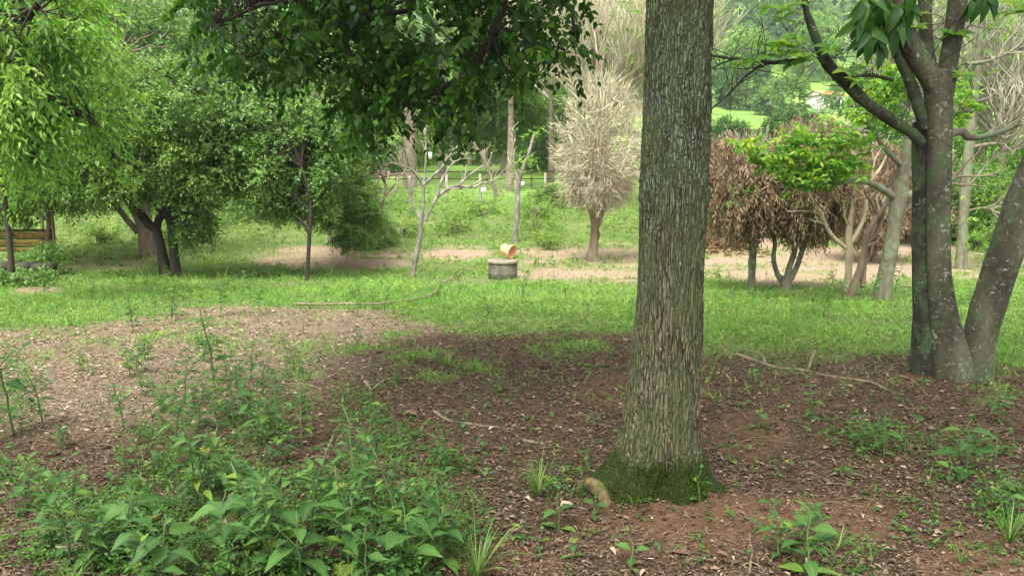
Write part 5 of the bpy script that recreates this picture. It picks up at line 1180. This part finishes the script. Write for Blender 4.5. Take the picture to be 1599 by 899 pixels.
# knotted root with bark at the foot of the trunk
pr = [list(G(u, v) + np.array([0, .02, lf])) + [px(wd, 3.5) / 2] for u, v, wd, lf in ((950, 797, 9, -.004), (946, 791, 17, .018), (939, 783, 22, .036), (929, 774, 26, .044), (918, 768, 22, .036), (906, 764, 14, .010))]
root = thing('wood_chunk', 'tan chunk of knotty wood lying against the left side of the mossy foot', 'wood', pr[0][:3]); sp = spline(pr, 8); V, Fq = tubes(sp[:, :3], sp[:, 3], 26, .65); part('wood', V, Fq, M['chunk'], root, smooth=True)
def heap():
    x, y = rng.normal(5.3, .55, 1500), rng.normal(21.2, .4, 1500); c = np.stack([x, y, HT(x, y) + .02], -1); root = thing('leaf_heap', 'low heap of dead brown palm leaves and twigs on the bare ground behind the trunk', 'heap', (5.3, 21.2, HT(5.3, 21.2)))
    V, Fc, vr = leaves(c, rng.normal(0, 1, (1500, 3)) * [1, 1, .25], rng.normal(0, .5, (1500, 3)) + [0, 0, 1], .3, .04, T2); part('dead_leaves', V, Fc, M['dry'], root, var=vr * .9, kind='stuff')
heap()
def stake():
    b = G(473, 522); root = thing('dead_stalk', 'short upright dead stalk on the pale litter left of centre', 'stalk', b)
    V, Fq = tubes(np.array([b + [0, 0, -.02], b + [.005, 0, .06], b + [.012, 0, .13], b + [.02, 0, .2]]), [.011, .009, .007, .004], 7, .2); part('stalk', V, Fq, M['twig_brown'], root)
stake()
# dry leaves large enough to pick out
dl = leaf_variants('dead_leaf', M['dead_leaf'], 5, T6, .55)
LM = []                      # things one can find, as points of reference in the labels
def mark(u, v, phrase): LM.append((u, v, phrase))
for a in ((1025, 780, 'the mossy trunk foot'), (745, 664, 'the thick pale curved stick'), (610, 595, 'the hooked grey branch'), (515, 563, 'the straight thin stick among seedlings'), (475, 602, 'the slender stick under the tall weed'),
          (920, 652, 'the thin stick pointing at the trunk'), (925, 572, 'the arched root left of the trunk'), (885, 622, 'the broken twig left of the trunk'), (1250, 580, 'the long dark branch'), (1390, 610, 'the right end of the long dark branch'),
          (1435, 600, 'the thin bent stick'), (1490, 600, 'the foot of the multi stemmed tree'), (833, 692, 'the stubby log piece'), (895, 793, 'the tan twig by the mossy foot'), (1173, 880, 'the forked pale twig'), (1260, 798, 'the straight twig on red soil'),
          (1235, 822, 'the sloping twig on red soil'), (1160, 757, 'the curved root right of the mossy foot'), (735, 722, 'the crooked twig by the clump'), (1575, 630, 'the thin dark stick at the right edge'), (930, 775, 'the wood chunk'),
          (473, 520, 'the upright dead stalk'), (630, 650, 'the large flat brown leaf'), (94, 855, 'the big dry leaf at lower left'), (1048, 868, 'the yellow tan fallen leaf'), (1285, 706, 'the pinkish dry leaf'),
          (1508, 735, 'the lush weed at right'), (1380, 705, 'the spreading bright weed'), (1265, 650, 'the bright weed between the large trees'), (1262, 870, 'the bottom right weed clump'), (20, 670, 'the tall weed at the left edge'),
          (203, 588, 'the small bushy weed in the litter'), (335, 600, 'the tallest slender weed'), (545, 890, 'the large dark weed at bottom centre'), (205, 870, 'the pale leaved weed at lower left'), (330, 770, 'the highest broad leaved weed'),
          (425, 690, 'the bright leaved bushy weed'), (775, 612, 'the small weed on dark soil'), (885, 555, 'the bluish leaved seedling'), (840, 772, 'the arching grass tuft'), (1575, 845, 'the tall grass tuft at right'), (650, 480, 'the long pale fallen branch'),
          (785, 437, 'the concrete well'), (646, 432, 'the pale leafless tree'), (482, 438, 'the slim young tree'), (267, 432, 'the black forked tree'), (925, 408, 'the twig ball tree'), (1173, 452, 'the single stemmed withered tree'),
          (1226, 455, 'the three stemmed withered tree'), (1323, 458, 'the smooth antler sapling'), (1377, 468, 'the leaning lichened tree'), (40, 436, 'the low dark wall'), (345, 494, 'the feathery weed at the grass edge'), (125, 580, 'the little weed in the pale litter'),
          (700, 575, 'the grass tufts on the low ridge'), (690, 740, 'the weed by the bare gap'), (1185, 668, 'the seedling right of the trunk'), (985, 890, 'the seedling on red soil at bottom'), (400, 850, 'the hanging leaved weed'), (150, 760, 'the left end of the foreground clump')): mark(*a)
USED = set()
def where(head, u, v):
    """label naming the nearest landmark and the side on which the thing lies; None when already taken"""
    o = sorted(LM, key=lambda m: math.hypot(m[0] - u, (m[1] - v) * 1.6))[:3]
    for m in o:
        du, dv = u - m[0], (v - m[1]) * 1.6; d = math.hypot(du, dv)
        side = ('to the left of' if du < 0 else 'to the right of') if abs(du) > abs(dv) else ('behind' if dv < 0 else 'in front of')
        lb = '%s %s %s %s' % (head, 'close' if d < 45 else ('a little way' if d < 95 else 'farther off'), side, m[2])
        if lb not in USED and len(lb.split()) <= 16: USED.add(lb); return lb
    return None
for k in range(230):
    y = math.exp(random.uniform(math.log(2.8), math.log(6.2))); x = random.uniform(-.64, .64) * y
    if (x - .76) ** 2 + (y - 3.62) ** 2 < .1: continue
    z = float(HT(x, y)); u_, v_ = proj(np.array([x, y, z])); lb = where('dry leaf', float(u_), float(v_))
    if not lb: continue
    o = bpy.data.objects.new('dead_leaf', random.choice(dl)); COL.objects.link(o); s = random.uniform(.022, .045)
    o.location = (x, y, z + .018); o.rotation_euler = (random.uniform(-.5, .5), random.uniform(-.4, .4), random.uniform(0, 6.28)); o.scale = (s, s, s)
    tag(o, lb, 'dead leaf', 'dry leaves lying loose on the soil')
for (u, v, s, lb) in ((917, 803, .075, None), (630, 650, .11, 'large flat pale brown leaf on the dark soil left of the thick stick'), (94, 855, .16, 'big dry brown leaf at the lower left under the weeds'), (1048, 868, .08, 'yellow tan fallen leaf on the red soil at the bottom'), (1117, 870, .06, 'small tan folded leaf on the red soil right of the yellow tan one'), (948, 692, .045, None), (875, 796, .09, 'yellow leaf stuck on the tan twig by the mossy foot'), (1285, 706, .10, 'pale pinkish dry leaf on the grey soil right of the trunk')):
    if lb is None: continue
    p = G(u, v); o = bpy.data.objects.new('fallen_leaf', random.choice(dl)); COL.objects.link(o); o.location = (p[0], p[1], p[2] + .022); o.rotation_euler = (random.uniform(-.2, .2), -.1, random.uniform(-.6, .6)); o.scale = (s, s * 1.2, s); tag(o, lb, 'fallen leaf')

# ------------------------------------------------------------------ weeds and seedlings, each a plant of its own
def leaf_mesh(n, aspect, curve, wavy, seed):
    """leaf with a folded midrib, side veins and toothed edge; length 1 along x"""
    r_ = random.Random(seed); K = 9; V, Fc, vein = [], [], []
    for i in range(K):
        t = i / (K - 1); wd = aspect * (math.sin(math.pi * min(1, t * .62 + .22)) ** 1.2) * (1 - t ** 3) * (.25 + .75 * min(1, t * 4)); wd = 0.004 if i in (0, K - 1) else wd
        z = -curve * t * t; tooth = 1 + (.07 if i % 2 else -.05)
        for q, yv in enumerate((-1, -.5, 0, .5, 1)):
            f = abs(yv); V.append([t - .03 * f * f, yv * wd * .5 * (tooth if f == 1 else 1), z + .20 * wd * f + r_.uniform(-1, 1) * wavy * f + .02 * (i % 2) * (f == .5)]); vein.append(.8 if q == 2 else (.25 if i % 2 else 0))
    for i in range(K - 1):
        for q in range(4): a = i * 5 + q; Fc.append([a, a + 1, a + 6, a + 5])
    return mesh_data('leaf', np.array(V), np.array(Fc), M['weed'], smooth=True, attrs=dict(vein=np.array(vein)))
BL = [leaf_mesh(0, .52, .22, .010, 1), leaf_mesh(0, .46, .32, .014, 2), leaf_mesh(0, .60, .15, .010, 3), leaf_mesh(0, .5, .4, .012, 4)]
SL = [leaf_mesh(0, .30, .3, .01, 5), leaf_mesh(0, .36, .2, .01, 6), leaf_mesh(0, .26, .45, .012, 7)]
RL = [leaf_mesh(0, .66, .12, .01, 8), leaf_mesh(0, .72, .2, .01, 9)]
PROTO = {}
def make_plant(kind, H_, leafL, pairs, LV, spread=1.0, lean=.1, top=True, side=0, seed=0):
    rr = random.Random(seed); root = bpy.data.objects.new(kind, None); kids = []
    K = 8; t = np.linspace(0, 1, K); la = rr.uniform(0, 6.28)
    pts = np.stack([math.cos(la) * lean * H_ * t ** 2 + rng.normal(0, .008, K) * t, math.sin(la) * lean * H_ * t ** 2 + rng.normal(0, .008, K) * t, -.02 + t * (H_ + .02)], -1)
    r0 = .0035 + H_ * .006; st = [tubes(pts, np.linspace(r0, r0 * .45, K), 6)]; lv = []
    def whorl(c, a, L, el):
        for s in (0, math.pi):
            az = a + s + rr.uniform(-.35, .35); d = Vector((math.cos(az) * math.cos(el), math.sin(az) * math.cos(el), math.sin(el)))
            pl = L * .18; e = np.array(c) + np.array(d) * pl
            st.append(tubes(np.array([c, (np.array(c) + e) / 2 + [0, 0, .002], e]), [.0018, .0015, .001], 4))
            up = Vector((0, 0, 1)) + Vector((rr.uniform(-.3, .3), rr.uniform(-.3, .3), 0)); sd_ = up.cross(d).normalized(); n_ = d.cross(sd_)
            m = Matrix((d, sd_, n_)).transposed().to_4x4() @ Matrix.Scale(L * rr.uniform(.8, 1.15), 4); m.translation = Vector(e); lv.append((rr.choice(LV), m))
    a = rr.uniform(0, 6.28)
    for i in range(pairs):
        f = .18 + .82 * i / max(1, pairs - 1); c = [np.interp(f, t, pts[:, k]) for k in range(3)]
        L = leafL * (.62 + .55 * math.sin(math.pi * min(1, f * .9 + .05))) * (.55 if i == pairs - 1 else 1); whorl(c, a, L, rr.uniform(-.15, .35) + (.75 if i == pairs - 1 else 0)); a += math.pi / 2 + rr.uniform(-.3, .3)
    for q in range(side):
        f = rr.uniform(.25, .8); c = np.array([np.interp(f, t, pts[:, k]) for k in range(3)]); az = rr.uniform(0, 6.28); e = c + np.array([math.cos(az), math.sin(az), .9]) * H_ * .2
        st.append(tubes(np.array([c, (c + e) / 2, e]), [.003, .002, .0015], 4)); whorl((c + e) / 2, az + 1.5, leafL * .6, .2); whorl(e, az, leafL * .65, .5)
    V, Fq = join(st); return dict(stem=mesh_data('stem', V, Fq, M['stem']), leaves=lv)
PR = {'broad': [make_plant('broad', .26, .108, 5, BL, seed=k, side=1) for k in range(4)], 'tall': [make_plant('tall', .52, .105, 7, SL + BL, lean=.25, seed=10 + k, side=6) for k in range(4)],
      'seedling': [make_plant('seedling', .15, .06, 3, RL, seed=20 + k) for k in range(4)], 'bushy': [make_plant('bushy', .24, .072, 5, BL + RL, seed=30 + k, side=4) for k in range(3)]}
NM = dict(broad='broad_leaved_weed', tall='tall_weed', seedling='seedling', bushy='bushy_weed')
def plant(kind, u, v, sc=1.0, label=None, group=None, pos=None):
    b = G(u, v) if pos is None else pos; pr = random.choice(PR[kind]); root = thing(NM[kind], label, 'weed' if kind != 'seedling' else 'seedling', b, group, random.uniform(0, 6.28)); root.scale = (sc, sc, sc)
    s = bpy.data.objects.new('stem', pr['stem']); COL.objects.link(s); s.parent = root
    for md, m in pr['leaves']:
        o = bpy.data.objects.new('leaf', md); COL.objects.link(o); o.parent = root; o.matrix_local = m
    return root
NAMED = [
 ('broad', 205, 872, 1.15, 'broad leaved weed at the lower left with pale leaves held above the tangle'), ('broad', 255, 935, 1.2, 'broad leaved weed cut by the bottom edge below the pale leaved one'),
 ('broad', 330, 770, 1.0, 'broad leaved weed standing highest in the left foreground clump'), ('broad', 345, 880, 1.2, 'broad leaved weed in the middle of the left foreground clump'),
 ('broad', 545, 890, 1.25, 'large dark weed with upright leaves at the bottom centre'), ('broad', 470, 915, 1.2, 'leafy weed left of the large dark weed at the bottom centre'),
 ('broad', 640, 900, 1.2, 'leafy weed right of the large dark weed at the bottom centre'), ('broad', 690, 880, 1.0, 'weed with wide leaves at the right end of the foreground clump'),
 ('broad', 400, 850, 1.1, 'weed with hanging leaves in the middle of the foreground clump'), ('broad', 1508, 740, 1.15, 'lush broad leaved weed standing alone at the right in the leaf litter'),
 ('broad', 1262, 905, 1.0, 'broad leaved weed at the bottom right edge'), ('tall', 335, 600, 1.15, 'tallest slender weed rising before the pale litter at left'),
 ('tall', 365, 665, 1.0, 'slender weed just below the tallest one at left'), ('tall', 20, 680, 1.15, 'tall weed at the left edge of the picture'), ('tall', 68, 668, .8, 'weed right of the tall one at the left edge'),
 ('tall', 345, 494, 1.1, 'thin feathery weed standing in the grass above the pale litter at left'), ('tall', 268, 500, .8, 'thin stalked weed left of the feathery one at the grass edge'), ('tall', 208, 520, .9, 'lone thin seedling with a few leaves at the grass edge, far left'),
 ('bushy', 425, 690, 1.25, 'bushy weed with bright leaves beside the slender weeds'), ('bushy', 390, 640, 1.1, 'bushy weed behind the bright leaved one at left'), ('bushy', 203, 590, .95, 'small bushy weed in the pale litter at left'), ('bushy', 125, 580, .8, 'little weed left of the small bushy one in the pale litter'),
 ('tall', 880, 560, .62, 'seedling with bluish leaves in the weed patch left of the furrowed trunk'), ('tall', 893, 552, .55, 'thinner seedling beside the bluish leaved one'), ('bushy', 955, 562, .6, 'small seedling touching the left side of the furrowed trunk'),
 ('bushy', 775, 615, .7, 'small weed on the dark soil right of the hooked branch'), ('bushy', 590, 690, .9, 'light green weed tuft between the foreground clump and the sticks'), ('bushy', 580, 655, .8, 'weed tuft growing around the short curved root'),
 ('bushy', 1265, 655, .85, 'bright weed on the soil between the two large trees'), ('seedling', 1185, 668, 1.1, 'small seedling right of the furrowed trunk'), ('bushy', 1380, 712, 1.0, 'spreading bright weed left of the lush one at right'), ('bushy', 1345, 700, .8, 'smaller spreading weed at the left of the bright one'),
 ('bushy', 1560, 660, .8, 'weed at the right edge below the leaning stem'), ('seedling', 1140, 722, 1.0, 'tiny seedling beside the right side of the mossy foot'), ('seedling', 1092, 782, 1.1, 'seedling growing against the front of the mossy foot'), ('seedling', 872, 830, 1.25, 'seedling with four leaves left of the wood chunk'),
 ('seedling', 928, 808, .8, 'very small seedling just below the wood chunk'), ('seedling', 985, 890, 1.0, 'seedling on the red soil at the bottom centre'), ('bushy', 1262, 860, 1.0, 'upright bright weed above the bottom right clump'), ('bushy', 1215, 870, .9, 'leafy weed left of the upright bright one at lower right'),
 ('seedling', 1480, 755, 1.0, 'small seedling below the lush weed at right'), ('bushy', 1575, 810, .8, 'bright weed at the lower right edge'), ('bushy', 620, 600, .5, 'tiny weed inside the bend of the hooked branch'), ('bushy', 100, 700, .7, 'weed on the brown litter at left below the edge weeds'),
 ('seedling', 860, 755, 1.0, 'round leaved seedling by the grass tuft left of the mossy foot'), ('bushy', 40, 800, 1.0, 'dark green weed low at the left edge'), ('bushy', 80, 860, .9, 'weed above the big dry leaf at the lower left'), ('seedling', 600, 782, .7, 'thin sprout rising in front of the dark mossy foot'),
 ('bushy', 690, 740, .9, 'weed right of the bare gap in the foreground clump'), ('bushy', 560, 540, .8, 'weed at the left of the patch behind the bare soil'), ('bushy', 800, 435, .8, 'weed growing up the front of the concrete well'), ('bushy', 768, 440, .7, 'weed at the left foot of the concrete well'), ('seedling', 784, 442, 1.0, 'small plant right in front of the concrete well'), ('bushy', 340, 640, 1.0, 'weed at the foot of the tallest slender weed')]
for kd, u, v, sc, lb in NAMED: plant(kd, u, v, sc, lb)
for kind, (ua, ub, va, vb), ntry, (sa, sb), head, grp, kinds in (
        ('crowd', (90, 760, 740, 930), 85, (.6, .95), 'leafy weed', 'weeds crowded into the foreground clump', ['broad', 'bushy', 'bushy', 'bushy', 'bushy', 'tall', 'tall']),
        ('litter', (180, 480, 560, 745), 62, (.45, .8), 'slender weed', 'weeds scattered over the litter at left', ['tall', 'bushy', 'bushy']),
        ('sprout', (0, 1599, 540, 890), 150, (.35, .8), 'tiny seedling', 'seedlings sprouting from the leaf litter', ['seedling']),
        ('band', (0, 1599, 432, 500), 90, (.5, .9), 'weed in the grass', 'weeds standing in the grass band', ['tall', 'bushy'])):
    for k in range(ntry):
        u = random.uniform(ua, ub); v = random.uniform(va, vb); p = G(u, v)
        if (p[0] - .76) ** 2 + (p[1] - 3.62) ** 2 < .2: continue
        if kind == 'crowd' and random.random() > float(ell(np.array([u]), np.array([v]), 400, 865, 330, 115)[0]): continue
        lb = where(head, u, v)
        if lb: plant('bushy' if kind == 'crowd' and v < 800 else random.choice(kinds), u, v, random.uniform(sa, sb), lb, grp, p)
# tufts of long grass
def tuft(u, v, n, L, label, w_=.006):
    b = G(u, v); root = thing('grass_tuft', label, 'grass tuft', b); az = rng.uniform(0, 2 * np.pi, n); K = 7; t = np.linspace(0, 1, K); Ls = L * rng.uniform(.5, 1.1, n); out = rng.uniform(.3, .9, n); Vs, Fs = [], []
    for i in range(n):
        h = Ls[i] * out[i] * t; z = Ls[i] * (1.1 * t - .75 * out[i] * t ** 2.2); c = np.stack([b[0] + np.cos(az[i]) * h, b[1] + np.sin(az[i]) * h, b[2] + z], -1); s = np.array([-np.sin(az[i]), np.cos(az[i]), 0]) * w_ * .5
        wd = (1 - t ** 2)[:, None] * s + .0002; V = np.stack([c - wd, c + wd + [0, 0, .0008]], 1).reshape(-1, 3); f = np.array([[2 * k, 2 * k + 1, 2 * k + 3, 2 * k + 2] for k in range(K - 1)]); Vs.append(V); Fs.append(f)
        o = part('blade', V, f, M['blade'], root)
M['blade'] = leafmat('long_grass_blade', [(0, (.05, .12, .02)), (.6, (.10, .20, .035)), (1, (.22, .28, .08))], .35, .5, .3, obj=True)
for a in ((840, 775, 40, .26, 'arching grass tuft left of the wood chunk'), (745, 905, 46, .30, 'grass tuft at the right end of the foreground clump'), (1575, 850, 30, .26, 'tall grass tuft at the lower right edge'), (1308, 860, 14, .14, 'small grass sprout on the soil at lower right'),
          (110, 925, 26, .2, 'grass tuft at the bottom left corner'), (645, 565, 40, .22, 'grass tuft on the low ridge of bare soil left of centre'), (700, 575, 36, .2, 'grass tuft right of the one on the low ridge'), (740, 580, 30, .18, 'third grass tuft at the right end of the low ridge'),
          (990, 790, 8, .14, 'few thin grass blades in front of the mossy foot'), (540, 790, 20, .16, 'thin grass tuft behind the large dark weed'), (1500, 880, 12, .14, 'thin grass sprout at lower right'), (460, 580, 30, .2, 'grass tuft left of the straight thin stick')): tuft(*a)

# ------------------------------------------------------------------ the air
m, t, out = newmat('haze'); pv = N(t, 'ShaderNodeVolumePrincipled'); pv.inputs['Color'].default_value = (.93, .97, 1, 1); pv.inputs['Density'].default_value = .00032; pv.inputs['Anisotropy'].default_value = .1
t.links.new(pv.outputs[0], out.inputs['Volume'])
V, Fq = box((0, 190, 60), (2900, 480, 400)); V[:, 2] = np.where(V[:, 2] < 0, -8, 142); hz = part('haze', V, Fq, m, kind='stuff'); tag(hz, 'thin pale haze softening the far hillside', 'haze')

for k in range(34):
    u = random.choice([random.uniform(100, 420), random.uniform(560, 880), random.uniform(560, 880)]); v = random.uniform(318, 388)
    lb = where('low leafy bush', u, v)
    if lb: shrub('weedy_bush', lb, u, v, random.uniform(12, 26), random.uniform(6, 12), random.uniform(.4, .8), random.choice(['weed_far', 'bluish', 'weed_far']), 9, 18, .07, .04, 'low bushes on the weedy slope')
